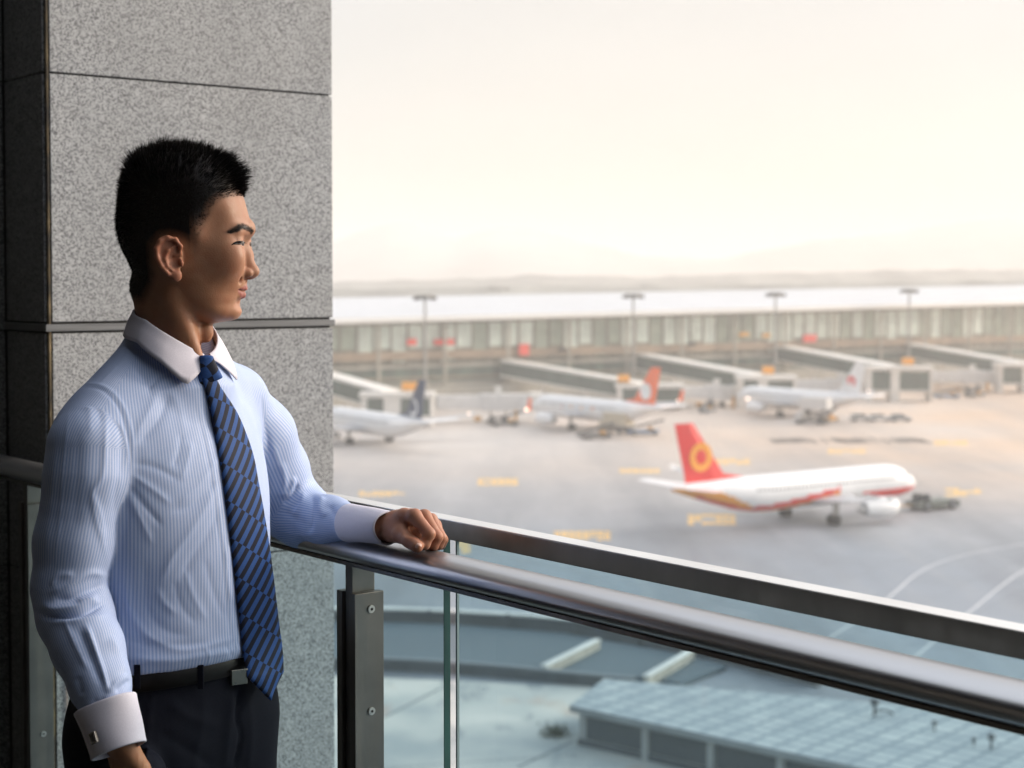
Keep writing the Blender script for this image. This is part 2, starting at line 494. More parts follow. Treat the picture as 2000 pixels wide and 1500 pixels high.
def pane(d0, d1, near_edge, far_edge):
    T = .0125
    q = MB()
    # front and back sheets, open ends filled by the edge strips
    q.add([B(bg_, d0, -1.58) - ro, B(bg_, d1, -1.58) - ro, B(bg_, d1, fbm - .001) - ro, B(bg_, d0, fbm - .001) - ro], [(0, 1, 2, 3)])
    o = q.build('glass_panel', M_GLASS, rail)
    MB().prism([B(bg_ + .0003, d0, -1.58) - ro, B(bg_ + T, d0, -1.58) - ro, B(bg_ + T, d0 + .0015, -1.58) - ro, B(bg_ + .0003, d0 + .0015, -1.58) - ro], (0, 0, fbm + 1.579)).build('ground_edge', M_GEDGE, o)
    MB().prism([B(bg_ + .0003, d1 - .0035, -1.58) - ro, B(bg_ + .0045, d1 - .0035, -1.58) - ro, B(bg_ + .0045, d1, -1.58) - ro, B(bg_ + .0003, d1, -1.58) - ro], (0, 0, fbm + 1.579)).build('ground_edge', M_GEDGE2, o)
pane(g1, PD - .004, True, False)
for k in range(3):
    pane(g2 - 1.55 * (k + 1) + .01 * k, g2 - 1.56 * k, True, True)
# ------------------------------------------------------------------ haze over the apron
m = bpy.data.materials.new('haze_air'); m.use_nodes = True
t = m.node_tree; t.nodes.clear()
o_ = t.nodes.new('ShaderNodeOutputMaterial'); v_ = t.nodes.new('ShaderNodeVolumePrincipled')
v_.inputs['Color'].default_value = (.99, .955, .91, 1)
v_.inputs['Density'].default_value = .00066
v_.inputs['Anisotropy'].default_value = .05
t.links.new(v_.outputs[0], o_.inputs['Volume'])
hz = MB().box((0, 2900, 64), (9000, 7000, 132)).build('haze', m)
tag(hz, kind='stuff')
# ------------------------------------------------------------------ apron
m = MT('apron_concrete', rough=.55)
c = m.coord()
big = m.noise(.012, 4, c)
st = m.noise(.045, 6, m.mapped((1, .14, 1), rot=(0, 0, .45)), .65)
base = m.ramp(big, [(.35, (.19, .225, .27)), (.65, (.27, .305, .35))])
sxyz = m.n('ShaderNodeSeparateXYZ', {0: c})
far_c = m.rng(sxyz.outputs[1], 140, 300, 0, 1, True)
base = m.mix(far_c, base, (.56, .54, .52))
tan = m.math('MULTIPLY', m.rng(sxyz.outputs[1], 165, 260, 0, 1, True), m.rng(m.noise(.02, 3, c), .3, .6, .4, 1))
tan = m.math('MULTIPLY', tan, m.rng(sxyz.outputs[0], 0, 90, .25, 1))
base = m.mix(tan, base, (.66, .45, .29))
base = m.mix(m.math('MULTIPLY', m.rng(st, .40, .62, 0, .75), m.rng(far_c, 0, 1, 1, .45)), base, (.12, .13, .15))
st2 = m.noise(.3, 5, m.mapped((1, .1, 1), rot=(0, 0, .9)), .6)
base = m.mix(m.rng(st2, .5, .75, 0, .25), base, (.42, .41, .40))
gr = m.n('ShaderNodeTexBrick', {'Vector': m.mapped((1, 1, 1), rot=(0, 0, .6)), 'Scale': 1.0, 'Color1': (1, 1, 1, 1), 'Color2': (.92, .92, .92, 1), 'Mortar': (.7, .7, .7, 1), 'Mortar Size': .05, 'Brick Width': 5.0, 'Row Height': 5.0}, offset=0.0)
m.color(m.mix(1.0, base, gr.outputs[0], 'MULTIPLY'))
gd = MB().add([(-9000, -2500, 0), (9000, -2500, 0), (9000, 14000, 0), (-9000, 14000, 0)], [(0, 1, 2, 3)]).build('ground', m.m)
tag(gd, kind='structure')

M_YEL = plain('yellow_paint', (.85, .50, .12), .7, 0, .25, 1.5)
M_WLINE = plain('white_line_paint', (.55, .56, .58), .7, 0, .2, 1.5)
def strip(pts, w, z, name, mat):
    q = MB(); ps = [Vector(p) for p in pts]; vs = []
    for i, p in enumerate(ps):
        tt = (ps[min(i + 1, len(ps) - 1)] - ps[max(i - 1, 0)]); tt.z = 0; tt.normalize()
        sd = Vector((-tt.y, tt.x, 0)) * w / 2
        vs += [(p.x + sd.x, p.y + sd.y, z), (p.x - sd.x, p.y - sd.y, z)]
    q.add(vs, [(2 * i, 2 * i + 1, 2 * i + 3, 2 * i + 2) for i in range(len(ps) - 1)])
    return tag(q.build(name, mat), kind='structure')
def smooth_line(cps, n=10):
    out = []
    for i in range(len(cps) - 1):
        p0, p1, p2, p3 = (Vector(cps[max(0, min(len(cps) - 1, k))]) for k in (i - 1, i, i + 1, i + 2))
        for k in range(n):
            u = k / n
            out.append(.5 * ((2 * p1) + (p2 - p0) * u + (2 * p0 - 5 * p1 + 4 * p2 - p3) * u * u + (3 * p1 - p0 - 3 * p2 + p3) * u ** 3))
    return out + [Vector(cps[-1])]
for cps in ([(2080, 1050), (1990, 1064), (1880, 1085), (1800, 1115), (1720, 1180), (1620, 1246)], [(2080, 1075), (1990, 1120), (1900, 1190), (1785, 1285)]):
    strip(smooth_line([PZ(*p) for p in cps]), .22, .004, 'ground_marking', M_WLINE)
# yellow stand numbers and arrows, seen flat on
for px, py, wd, hh in [(745, 966, 92, 10), (972, 944, 80, 14), (1250, 921, 80, 9), (1432, 904, 70, 12), (1392, 1020, 95, 22), (1138, 1050, 112, 18), (1655, 883, 75, 8), (1860, 866, 66, 9), (1885, 965, 70, 16), (905, 1073, 26, 30)]:
    q = MB(); r_ = random.Random(px)
    n = max(3, int(wd / 13))
    for k in range(n):
        x = px - wd / 2 + wd * (k + .5) / n
        for j in range(3):
            a = PZ(x - wd / n * .42, py - hh / 2 + hh * j / 3 + r_.random() * 2); b = PZ(x + wd / n * .42, py - hh / 2 + hh * j / 3 + r_.random() * 2)
            if r_.random() < .85:
                dy = Vector((0, abs(PZ(x, py - hh / 6).y - PZ(x, py + hh / 6).y) * .7, 0))
                q.add([a + Vector((0, 0, .004)), b + Vector((0, 0, .004)), b + dy + Vector((0, 0, .004)), a + dy + Vector((0, 0, .004))], [(0, 1, 2, 3)])
    tag(q.build('ground_marking', M_YEL), kind='structure')
M_TYRE = plain('tyre_mark', (.15, .12, .10), .8, 0, .2, 1)
q = MB()
for k in range(13):
    a = PZ(1515 + 24 * k, 862 - (k % 3)); s_ = .8 + .5 * math.sin(k * 1.3)
    q.add([a + Vector((-1.1 * s_, -3.6, .004)), a + Vector((1.1 * s_, -3.6, .004)), a + Vector((1.3 * s_, 4.5, .004)), a + Vector((-.9 * s_, 4.5, .004))], [(0, 1, 2, 3)])
tag(q.build('ground_marking', M_TYRE), kind='structure')

# ------------------------------------------------------------------ aircraft
M_WHITE = plain('aircraft_white', (.84, .84, .84), .32, 0, .04, .4)
M_GREYP = plain('aircraft_grey', (.42, .43, .45), .35, 0, .06, .6)
M_RED = plain('livery_red', (.78, .03, .025), .35, 0, .06, .5)
M_ORANGE = plain('livery_orange', (.90, .36, .03), .35, 0, .06, .5)
M_ORRED = plain('livery_vermilion', (.92, .15, .03), .35, 0, .06, .5)
M_NAVY = plain('livery_navy', (.02, .045, .11), .35, 0, .1, .5)
M_DARK = plain('dark_rubber', (.02, .02, .022), .7, 0, .2, 2)
M_MET = plain('bare_metal', (.45, .44, .42), .35, .8, .1, 2)
M_GLZ = plain('dark_glass', (.03, .035, .04), .12, 0, .2, .5)
M_LAMP = MT('nav_lamp', (1, .9, .8)); M_LAMP.b.inputs['Emission Color'].default_value = (1, .72, .55, 1); M_LAMP.b.inputs['Emission Strength'].default_value = 5; M_LAMP = M_LAMP.m
FUS = [(16.9, .04, 3.05), (16.7, .32, 3.07), (16.3, .66, 3.12), (15.6, 1.05, 3.24), (14.6, 1.45, 3.40), (13.4, 1.78, 3.54), (12, 1.94, 3.6), (10.5, 1.98, 3.6), (-6.5, 1.98, 3.6),
       (-9, 1.9, 3.68), (-11.5, 1.66, 3.9), (-14, 1.28, 4.22), (-16.5, .88, 4.58), (-18.5, .52, 4.85), (-19.6, .28, 4.98), (-19.9, .12, 5.0)]
def fus_at(x):
    for (x0, r0, z0), (x1, r1, z1_) in zip(FUS, FUS[1:]):
        if x <= x0 and x >= x1:
            f = (x0 - x) / (x0 - x1); return r0 + (r1 - r0) * f, z0 + (z1_ - z0) * f
    return FUS[-1][1:]
def foil(root, tip, tc=.12):         # (le_x, te_x, y, z) for root and tip -> closed wing
    rings = []
    for (le, te, y, z) in (root, tip):
        ch = le - te; prof = [(0, 0), (.04, .5), (.15, .9), (.35, 1), (.65, .7), (1, .06), (1, -.06), (.65, -.35), (.35, -.5), (.15, -.45), (.04, -.25)]
        rings.append([(le - a * ch, y, z + b * ch * tc * .5) for a, b in prof])
    return rings
def airliner(label, loc, rz, livery, fin_mat, emblem, engine_mat=None, group=None, tip_red=False, s=1.0):
    t = thing('airliner', label, 'airliner', loc, rz, group)
    t.scale = (s, s, s)
    mats = [M_WHITE, M_GREYP, M_RED, M_ORANGE, fin_mat]
    q = MB(); nx, na = 110, 40
    xs = [16.9 - 36.8 * (i / nx) ** 1 if i > 6 else 16.9 - (36.8 * 6 / nx) * (i / 6) ** 1.8 for i in range(nx + 1)]
    rings = []
    for x in xs:
        r, z = fus_at(x)
        rings.append([Vector((x, r * math.sin(2 * PI * k / na), z + r * 1.02 * math.cos(2 * PI * k / na))) for k in range(na)])
    q.loft(rings, 0, True, True, True)
    for i in range(nx):
        for k in range(na):
            x = (xs[i] + xs[i + 1]) / 2; th = abs(2 * PI * (k + .5) / na); th = min(th, 2 * PI - th)   # 0 top, pi bottom
            q.mi[i * na + k] = livery(x, th)
    q.build('fuselage', mats, t)
    for sgn in (-1, 1):
        for i in range(38):
            x = 11.5 - i * .56; r, z = fus_at(x)
            yy = sgn * (math.sqrt(max(.01, r * r - .55 ** 2)) + .004)
            MB().box((x, yy, z + .55), (.26, .03, .36)).build('cabin_window', M_GLZ, t)
    q = MB()
    for sgn in (-1, 1):
        for a0, a1 in ((.03, .38), (.42, .75), (.79, 1.1)):
            v4 = []
            for a, x in ((a0, 15.05 - a0 * .25), (a1, 15.0 - a1 * .5), (a1, 14.4 - a1 * .4), (a0, 14.4 - a0 * .2)):
                r, z = fus_at(x); v4.append((x + .02, sgn * r * 1.015 * math.sin(a), z + r * 1.04 * math.cos(a)))
            q.add(v4, [(0, 1, 2, 3)])
    q.build('cockpit_window', M_GLZ, t)
    for sgn in (-1, 1):
        q = MB(); a = foil((5.6, -1.4, sgn * 1.2, 2.5), (1.0, -2.6, sgn * 6.5, 3.05)); b = foil((1.0, -2.6, sgn * 6.5, 3.05), (-4.4, -5.9, sgn * 17, 4.5))
        q.loft([a[0], a[1], b[1]], smooth=False)
        wg = q.build('wing', [M_GREYP], t)
        qq = MB(); qq.loft(foil((-4.5, -5.8, sgn * 17.0, 4.45), (-5.2, -6.1, sgn * 17.15, 4.45 + (2.1 if tip_red else .6)), .08), smooth=False); qq.build('winglet', [fin_mat if tip_red else M_WHITE], wg)
        if group: MB().box((-4.6, sgn * 17.1, 4.6), (.3, .3, .3)).build('wingtip_lamp', M_LAMP, wg)
        q = MB(); q.loft(foil((-14.6, -18.3, sgn * .5, 4.85), (-17.6, -19.4, sgn * 6.3, 5.25), .1), smooth=False); q.build('tailplane', [M_WHITE], t)
        q = MB()
        ey, ez = sgn * 5.75, 1.75
        rr = [(7.2, .82), (7.25, .95), (7.0, 1.08), (6.2, 1.16), (5.0, 1.15), (3.6, .95), (2.7, .72)]
        q.loft([[Vector((x, ey + r * math.cos(2 * PI * k / 24), ez + r * math.sin(2 * PI * k / 24))) for k in range(24)] for x, r in rr])
        en = q.build('engine', [engine_mat or M_WHITE], t)
        MB().tube([(7.26, ey, ez), (7.20, ey, ez)], .80, 24).build('intake', M_DARK, en)
        MB().tube([(2.8, ey, ez), (1.6, ey, ez)], [.5, .15], 16).build('exhaust_cone', M_MET, en)
        q = MB(); q.loft([[(5.9, ey - .15, 2.6), (5.9, ey + .15, 2.6), (2.6, ey + .15, 2.4), (2.6, ey - .15, 2.4)], [(4.0, ey - .15, 3.2), (4.0, ey + .15, 3.2), (-.5, ey + .15, 3.0), (-.5, ey - .15, 3.0)]], smooth=False); q.build('engine_pylon', [M_GREYP], t)
    q = MB()
    fin = lambda le, te, z: [(le, 0, z), ((le * .7 + te * .3), .17, z), (te, .03, z), (te, -.03, z), ((le * .7 + te * .3), -.17, z)]
    q.loft([fin(-9.0, -9.6, 5.3), fin(-11.6, -17.9, 5.25), fin(-12.6, -18.0, 6.1)][1:] + [fin(-16.9, -19.4, 11.75)], smooth=False)
    q.add([(-8.8, 0, 5.45), (-11.9, .12, 5.3), (-12.75, 0, 6.2), (-11.9, -.12, 5.3)], [(0, 1, 2), (0, 2, 3), (0, 3, 1)])
    fo = q.build('fin', [fin_mat], t)
    emblem(fo)
    for x, ys in ((0, (-3.8, 3.8)), (12.6, (0,))):
        for y in ys:
            q = MB(); q.tube([(x, y, 2.6), (x, y, .55)], .13, 10); q.tube([(x, y, 1.3), (x + .9, y * .75, 2.4)], .07, 8)
            if y: q.box((x + .35, y, 1.7), (.9, .06, 1.3))
            g_ = q.build('landing_gear', [M_MET], t)
            rw = .58 if y else .4
            for dy in (-.42, .42):
                MB().tube([(x, y + dy - .2, rw), (x, y + dy - .16, rw), (x, y + dy + .16, rw), (x, y + dy + .2, rw)], [rw * .82, rw, rw, rw * .82], 24).build('wheel', M_DARK, g_)
    return t
def disc_emblem(mats, cx, cz, r, r_in=0, arc=(0, 2 * PI)):
    def f(fin):
        for sgn in (-1, 1):
            for ri, ro_, mt in mats:
                q = MB(); n = 36; vs = []
                a0, a1 = arc
                for k in range(n + 1):
                    a = a0 + (a1 - a0) * k / n
                    for rr in (ri, ro_):
                        zz = cz + rr * math.sin(a) * r
                        y = (.165 - .15 * min(1, abs(cx + rr * math.cos(a) * r + 15.3) / 3.6)) * (1 - (zz - 5.3) / 60) + .03
                        vs.append((cx + rr * math.cos(a) * r, sgn * .19, zz))
                q.add(vs, [(2 * k, 2 * k + 1, 2 * k + 3, 2 * k + 2) for k in range(n)])
                q.build('emblem', [mt], fin)
    return f
near, far = PZ(1613, 1026), PZ(1527, 1011)
rt = (near - far); rt.z = 0; rt.normalize(); hd = Vector((-rt.y, rt.x, 0))
def liv_main(x, th):
    d = (th / PI)               # 0 top .. 1 bottom
    if x < -9.5:
        if d > .80 - (-x - 9.5) * .012 and x > -17: return 2
        if d > .44 + max(0, x + 14.5) * .06: return 3
        return 0
    lo = .40 + (8 - x) * .0 
    c0 = .50 + .026 * max(0, 3 - x)          # the swoosh drops toward the tail
    if -9.5 < x < 3:
        wdt = .035 + .0045 * (3 - x)
        if abs(d - c0) < wdt: return 2
        if c0 + wdt <= d < c0 + 2.1 * wdt: return 3
    if x > 6.5 and .62 < d < .62 + .16 * min(1, (x - 6.5) / 4): return 2
    if x > 6.5 and .62 + .16 <= d < .84 and x > 9: return 0
    return 0
airliner('white airliner with a red tail and orange ring, towed by a tug across the apron', (near + far) / 2 + hd * .9, math.atan2(hd.y, hd.x), liv_main, M_RED,
         disc_emblem([(.50, 1, M_ORANGE)], -15.9, 8.1, 1.55), s=1.04)
h2 = Vector((-.56, .83, 0))
rz2 = math.atan2(h2.y, h2.x)
GRP = 'airliners parked nose in at the terminal gates'
def liv_white(x, th): return 0
def liv_marks(x, th):            # a row of small coloured marks along the side
    if .30 * PI < th < .62 * PI and -8 < x < 13:
        k = int((x + 8) / .34)
        if k in (5, 12, 13, 22, 31, 38, 39, 47, 56): return (2, 3, 1)[k % 3] if (.36 + .02 * (k % 5)) * PI < th < (.46 + .02 * (k % 4)) * PI else 0
    return 0
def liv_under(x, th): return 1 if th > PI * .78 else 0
M_TEALP = plain('livery_pale_blue', (.36, .44, .52), .35, 0, .05, .5)
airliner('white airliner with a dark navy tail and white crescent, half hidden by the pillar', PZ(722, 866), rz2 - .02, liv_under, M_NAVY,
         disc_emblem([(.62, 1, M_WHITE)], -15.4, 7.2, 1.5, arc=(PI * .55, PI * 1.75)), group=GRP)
airliner('white airliner with an orange-red tail and white disc, parked at the middle gate', PZ(1150, 838), rz2 + .03, liv_marks, M_ORRED,
         disc_emblem([(.0, 1, M_WHITE), ], -15.7, 7.6, 1.45), group=GRP, tip_red=True, s=1.05)
airliner('white airliner with a white tail and small red emblem, parked at the right-hand gate', PZ(1550, 813), rz2 + .02, liv_white, M_WHITE,
         disc_emblem([(.35, 1, M_RED)], -15.9, 7.9, 1.1, arc=(-.6, PI * 1.3)), group=GRP)

# pushback tug and ground vehicles
M_TUG = plain('tug_grey_green', (.15, .17, .15), .5, 0, .15, 2)
M_VWHITE = plain('vehicle_white', (.66, .66, .65), .4, 0, .06, 1)
M_VGREY = plain('vehicle_silver', (.34, .36, .38), .35, .2, .06, 1)
M_VBLUE = plain('vehicle_blue', (.05, .16, .34), .45, 0, .1, 1)
M_VYEL = plain('vehicle_yellow', (.65, .33, .05), .5, 0, .1, 1)
M_CHAS = plain('vehicle_chassis', (.06, .055, .05), .7, 0, .2, 1)
def wheels(t, xs, w, r, name='wheel'):
    for x in xs:
        for y in (-w / 2, w / 2):
            o = MB().tube([(x, y - .13, r), (x, y - .1, r), (x, y + .1, r), (x, y + .13, r)], [r * .8, r, r, r * .8], 18).build(name, M_DARK, t)
            MB().tube([(x, y - .14, r), (x, y + .14, r)], r * .45, 12).build('rim', M_VGREY, o)
def prof(q, pts, w, mi=0):       # side profile (x,z) pushed across y
    return q.prism([Vector((x, -w / 2, z)) for x, z in pts], (0, w, 0), mi)
tg = PZ(1822, 994)
t = thing('pushback_tug', 'low grey-green pushback tug hitched to the nose of the red-tailed airliner', 'tug', tg, math.atan2(hd.y, hd.x) - .15)
q = MB(); prof(q, [(-3.2, .4), (-3.2, 1.0), (-1.6, 1.25), (1.2, 1.25), (3.0, 1.1), (3.2, .8), (3.2, .4)], 2.6); q.build('body', [M_TUG], t, bevel=.05)
q = MB(); prof(q, [(-2.6, 1.15), (-2.4, 2.0), (-1.3, 2.0), (-.9, 1.2)], 1.6); q.build('cab', [M_GLZ], t)
MB().tube([(-3.2, 0, .6), (-6.2, 0, .7)], .09, 8).build('tow_bar', [M_VYEL], t)
wheels(t, (-1.9, 2.0), 2.5, .62)
def car(label, mat, loc, rz):
    t = thing('parked_car', label, 'car', loc, rz, 'cars parked in a row on the apron')
    q = MB(); prof(q, [(-2.2, .35), (-2.25, .85), (-1.9, .98), (1.1, .95), (2.1, .78), (2.25, .5), (2.2, .35)], 1.75); q.build('body', [mat], t, bevel=.05)
    q = MB(); a = [(-1.95, .95), (-1.4, 1.42), (.35, 1.45), (1.15, .93)]; prof(q, a, 1.55); cb = q.build('cabin', [M_GLZ], t, bevel=.04)
    q = MB(); prof(q, [(-1.38, 1.425), (-1.3, 1.48), (.25, 1.49), (.35, 1.445)], 1.5); q.build('roof', [mat], cb)
    wheels(t, (-1.35, 1.4), 1.6, .33)
    return t
car('small white car, first of three parked beyond the tyre marks', M_VWHITE, PZ(1681, 822), .1)
car('white hatchback parked between the other two cars', M_VWHITE, PZ(1717, 823), .2)
car('grey-blue car parked at the right end of the three', M_VGREY, PZ(1758, 823), .05)
def high_lift(label, loc, rz, lift, box_mat):
    t = thing('catering_truck', label, 'truck', loc, rz)
    q = MB(); prof(q, [(-3.6, .55), (-3.6, .95), (3.2, .95), (3.2, .55)], 2.1); q.build('chassis', [M_CHAS], t)
    q = MB(); prof(q, [(3.2, .5), (1.9, .5), (1.9, 2.3), (2.5, 2.4), (3.2, 1.6)], 2.2); cb = q.build('cab', [box_mat], t, bevel=.04)
    q = MB(); prof(q, [(2.62, 2.2), (3.16, 1.62), (3.22, 1.6), (2.7, 2.25)], 2.0); q.build('windscreen', [M_GLZ], cb)
    q = MB(); q.box((-1.0, 0, 1.1 + lift + 1.1), (5.6, 2.4, 2.2)); q.build('cargo_box', [box_mat], t, bevel=.03)
    q = MB()
    for y in (-.8, .8):
        q.span((-3.2, y, 1.0), (1.0, y, 1.1 + lift), .12, .2); q.span((1.0, y, 1.0), (-3.2, y, 1.1 + lift), .12, .2)
    q.build('scissor_lift', [M_CHAS], t)
    wheels(t, (-2.2, 2.4), 2.1, .5)
high_lift('white high-lift catering truck raised beside the right-hand gate airliner', PZ(1585, 828), 2.5, 1.9, M_VWHITE)
high_lift('cream high-lift truck standing below the tail of the airliner at the middle gate', PZ(1200, 846), 2.3, .5, plain('vehicle_cream', (.55, .48, .36), .45, 0, .1, 1))
def loader(label, loc, rz, mat):
    t = thing('belt_loader', label, 'loader', loc, rz)
    q = MB(); prof(q, [(-3, .35), (-3, .8), (2.6, .8), (2.8, .35)], 1.8); q.build('body', [mat], t)
    q = MB(); q.span((-3.8, .3, .9), (3.8, .3, 2.6), .9, .25); q.build('belt', [M_DARK], t)
    q = MB(); prof(q, [(.8, .8), (.8, 1.5), (1.4, 1.5), (1.9, .8)], .7); q.build('seat_box', [M_VYEL], t)
    wheels(t, (-1.9, 1.9), 1.7, .38)
loader('dark belt loader under the belly of the airliner at the middle gate', PZ(1165, 857), .5, M_CHAS)
loader('blue belt loader standing behind the airliner at the middle gate', PZ(1257, 849), .1, M_VBLUE)
loader('blue belt loader parked under the rightmost boarding bridge', PZ(1850, 778), .1, M_VBLUE)
loader('yellow-seated belt loader beside the tail of the right-hand gate airliner', PZ(1618, 824), .9, M_VYEL)

loader('dark belt loader parked below the boarding bridge left of the orange-tailed airliner', PZ(985, 832), .3, M_CHAS)
loader('grey belt loader waiting between the middle and right-hand gates', PZ(1382, 806), 1.1, M_VGREY)
loader('small dark belt loader at the foot of the right-hand portal', PZ(1905, 776), .7, M_CHAS)
# ------------------------------------------------------------------ terminal
TD = Vector((.85, .527, 0)).normalized(); TM = Vector((-TD.y, TD.x, 0))
TO = Vector((0, 372.6, 0))
term = thing('terminal_building', 'long glass-fronted airport terminal with a pale curved roof, across the apron', 'building', TO, math.atan2(TD.y, TD.x))
def zf(s): return 18.97 + .0107 * s
def dish(name, c, **k): return plain(name, c, .5, 0, .1, .2, **k)
M_ROOF = plain('terminal_roof', (.60, .61, .63), .45, 0, .04, .05)
M_FASC = plain('terminal_fascia', (.80, .79, .76), .5, 0, .03, .1)
M_TGLASS = plain('terminal_glass', (.27, .25, .19), .25, 0, .35, .15)
M_TPALE = plain('terminal_pane_pale', (.66, .74, .66), .2, 0, .18, .3)
M_TPANE2 = plain('terminal_pane_dull', (.34, .39, .31), .2, 0, .2, .3)
M_TBAND = plain('terminal_band', (.33, .24, .16), .6, 0, .2, .15)
M_TCONC = plain('terminal_concrete', (.36, .335, .28), .7, 0, .2, .15)
S0, S1 = -150, 260
q = MB(); rr = []
for s in np.linspace(S0, S1, 30):
    z = zf(s)
    top = [(s, -5 + u * 62, z + 1.1 + 3.4 * math.sin(min(1, u) * PI * .52)) for u in np.linspace(0, 1, 12)]
    rr.append([Vector(p) for p in top + [(s, 57, z + 2.8), (s, -5, z + .2)]])
q.loft(rr, 0, True, True, True); q.build('roof', M_ROOF, term)
q = MB(); q.loft([[Vector(p) for p in ((s, -5.4, zf(s) + .15), (s, -5.4, zf(s) + 1.25), (s, -5.02, zf(s) + 1.25), (s, -5.02, zf(s) + .15))] for s in (S0, S1)], smooth=False); q.build('fascia', M_FASC, term)
q = MB(); q.loft([[Vector(p) for p in ((s, 0, 0), (s, 0, zf(s) + .3), (s, 50, zf(s) + .3), (s, 50, 0))] for s in (S0, S1)], smooth=False); q.build('glass_wall', M_TGLASS, term)
bay = 4.1; n = int((S1 - S0) / bay); r_ = random.Random(3)
for i in range(n):
    s = S0 + bay * (i + .5)
    if i >= 100: break
    ff = .25 if s > 165 else 1
    wdt = bay * r_.choice([.88, .80, .84]); h0 = 12.9 + r_.choice([0, 0, -1.2, -3])
    q = MB(); q.box((s, -.14, (h0 + zf(s) - .7) / 2), (wdt, .16, zf(s) - .7 - h0)); wo = q.build('window', r_.choice([M_TPALE, M_TPALE, M_TPANE2]) if s < 150 else r_.choice([M_TPANE2, M_TPANE2, M_TPALE]), term)
q = MB()
for i in range(n + 1):
    s = S0 + bay * i; q.box((s, -.3, zf(s) / 2), (.2, .35, zf(s)))
    if i % 4 == 0: q.box((s, -2.4, zf(s) / 2), (.55, .55, zf(s)))
q.build('mullions', M_TCONC, term)
for z0, z1_, dpt, mt in ((10.4, 12.2, .5, M_TBAND), (8.6, 9.1, 1.6, M_TCONC), (4.4, 5.4, 1.2, M_TCONC), (6.1, 6.5, .6, M_TBAND)):
    q = MB(); q.box(((S0 + S1) / 2, -dpt / 2 - .45, (z0 + z1_) / 2), (S1 - S0, dpt, z1_ - z0)); q.build('floor_band', mt, term)
for z0, z1_, mt in ((5.5, 8.5, plain('lower_glass_green', (.12, .17, .14), .2, 0, .4, .3)),): MB().box(((S0 + S1) / 2, -.62, (z0 + z1_) / 2), (S1 - S0, .3, z1_ - z0)).build('lower_glazing', mt, term)
q = MB(); q.box(((S0 + S1) / 2, -3.2, 2.2), (S1 - S0 - 2, 5.2, 4.4)); q.build('ground_floor', M_TCONC, term)
M_SRED = plain('sign_red', (.80, .07, .04), .5, 0, .1, 1)
def on_term(px, py):
    p = PP(px, py, (TM.x, TM.y), TM.dot(TO) - 1.2); l = p - TO
    return l.dot(TD), -1.5, p.z
for px, py, w_, h_, mt in [(803, 668, 2.2, 1.4, M_SRED), (866, 668, 5, 1.3, M_SRED), (1022, 683, 2.6, 2.6, M_SRED), (1580, 661, 4.4, 1.9, M_SRED), (1452, 653, 3.0, 1.1, M_VYEL), (1495, 655, 2.4, 1.1, M_VYEL), (1097, 683, 2, .7, M_DARK), (1350, 672, 2, .7, M_DARK)]:
    MB().box(on_term(px, py), (w_, .4, h_)).build('wall_sign', mt, term)

# ------------------------------------------------------------------ gates: sloping glazed corridor, portal, boarding bridge, orange gate box
M_GFRAME = plain('gate_frame_white', (.76, .73, .68), .5, 0, .06, .5)
M_GGLASS = plain('gate_glass', (.07, .105, .09), .15, 0, .3, .3)
M_BRIDGE = plain('bridge_panel', (.66, .65, .64), .5, 0, .12, .6)
M_OBOX = plain('gate_box_orange', (.95, .40, .03), .5, 0, .08, .8)
gates = [  # corridor far end, near end (top edge), portal left/right px, portal top, ground row
    ((560, 706), (845, 764), 708, 846, 766, 832, 800, 'leftmost, beside the granite pillar'),
    ((985, 701), (1290, 748), 1205, 1332, 749, 800, 1218, 'behind the orange-red airliner tail'),
    ((1255, 690), (1545, 733), 1440, 1550, 733, 797, 1500, 'left of the white airliner tail'),
    ((1530, 675), (1815, 714), 1690, 1815, 715, 783, 1773, 'right of the white airliner tail'),
    ((1780, 670), (2075, 708), 1945, 2070, 709, 766, 2040, 'cut by the right edge of the view')]
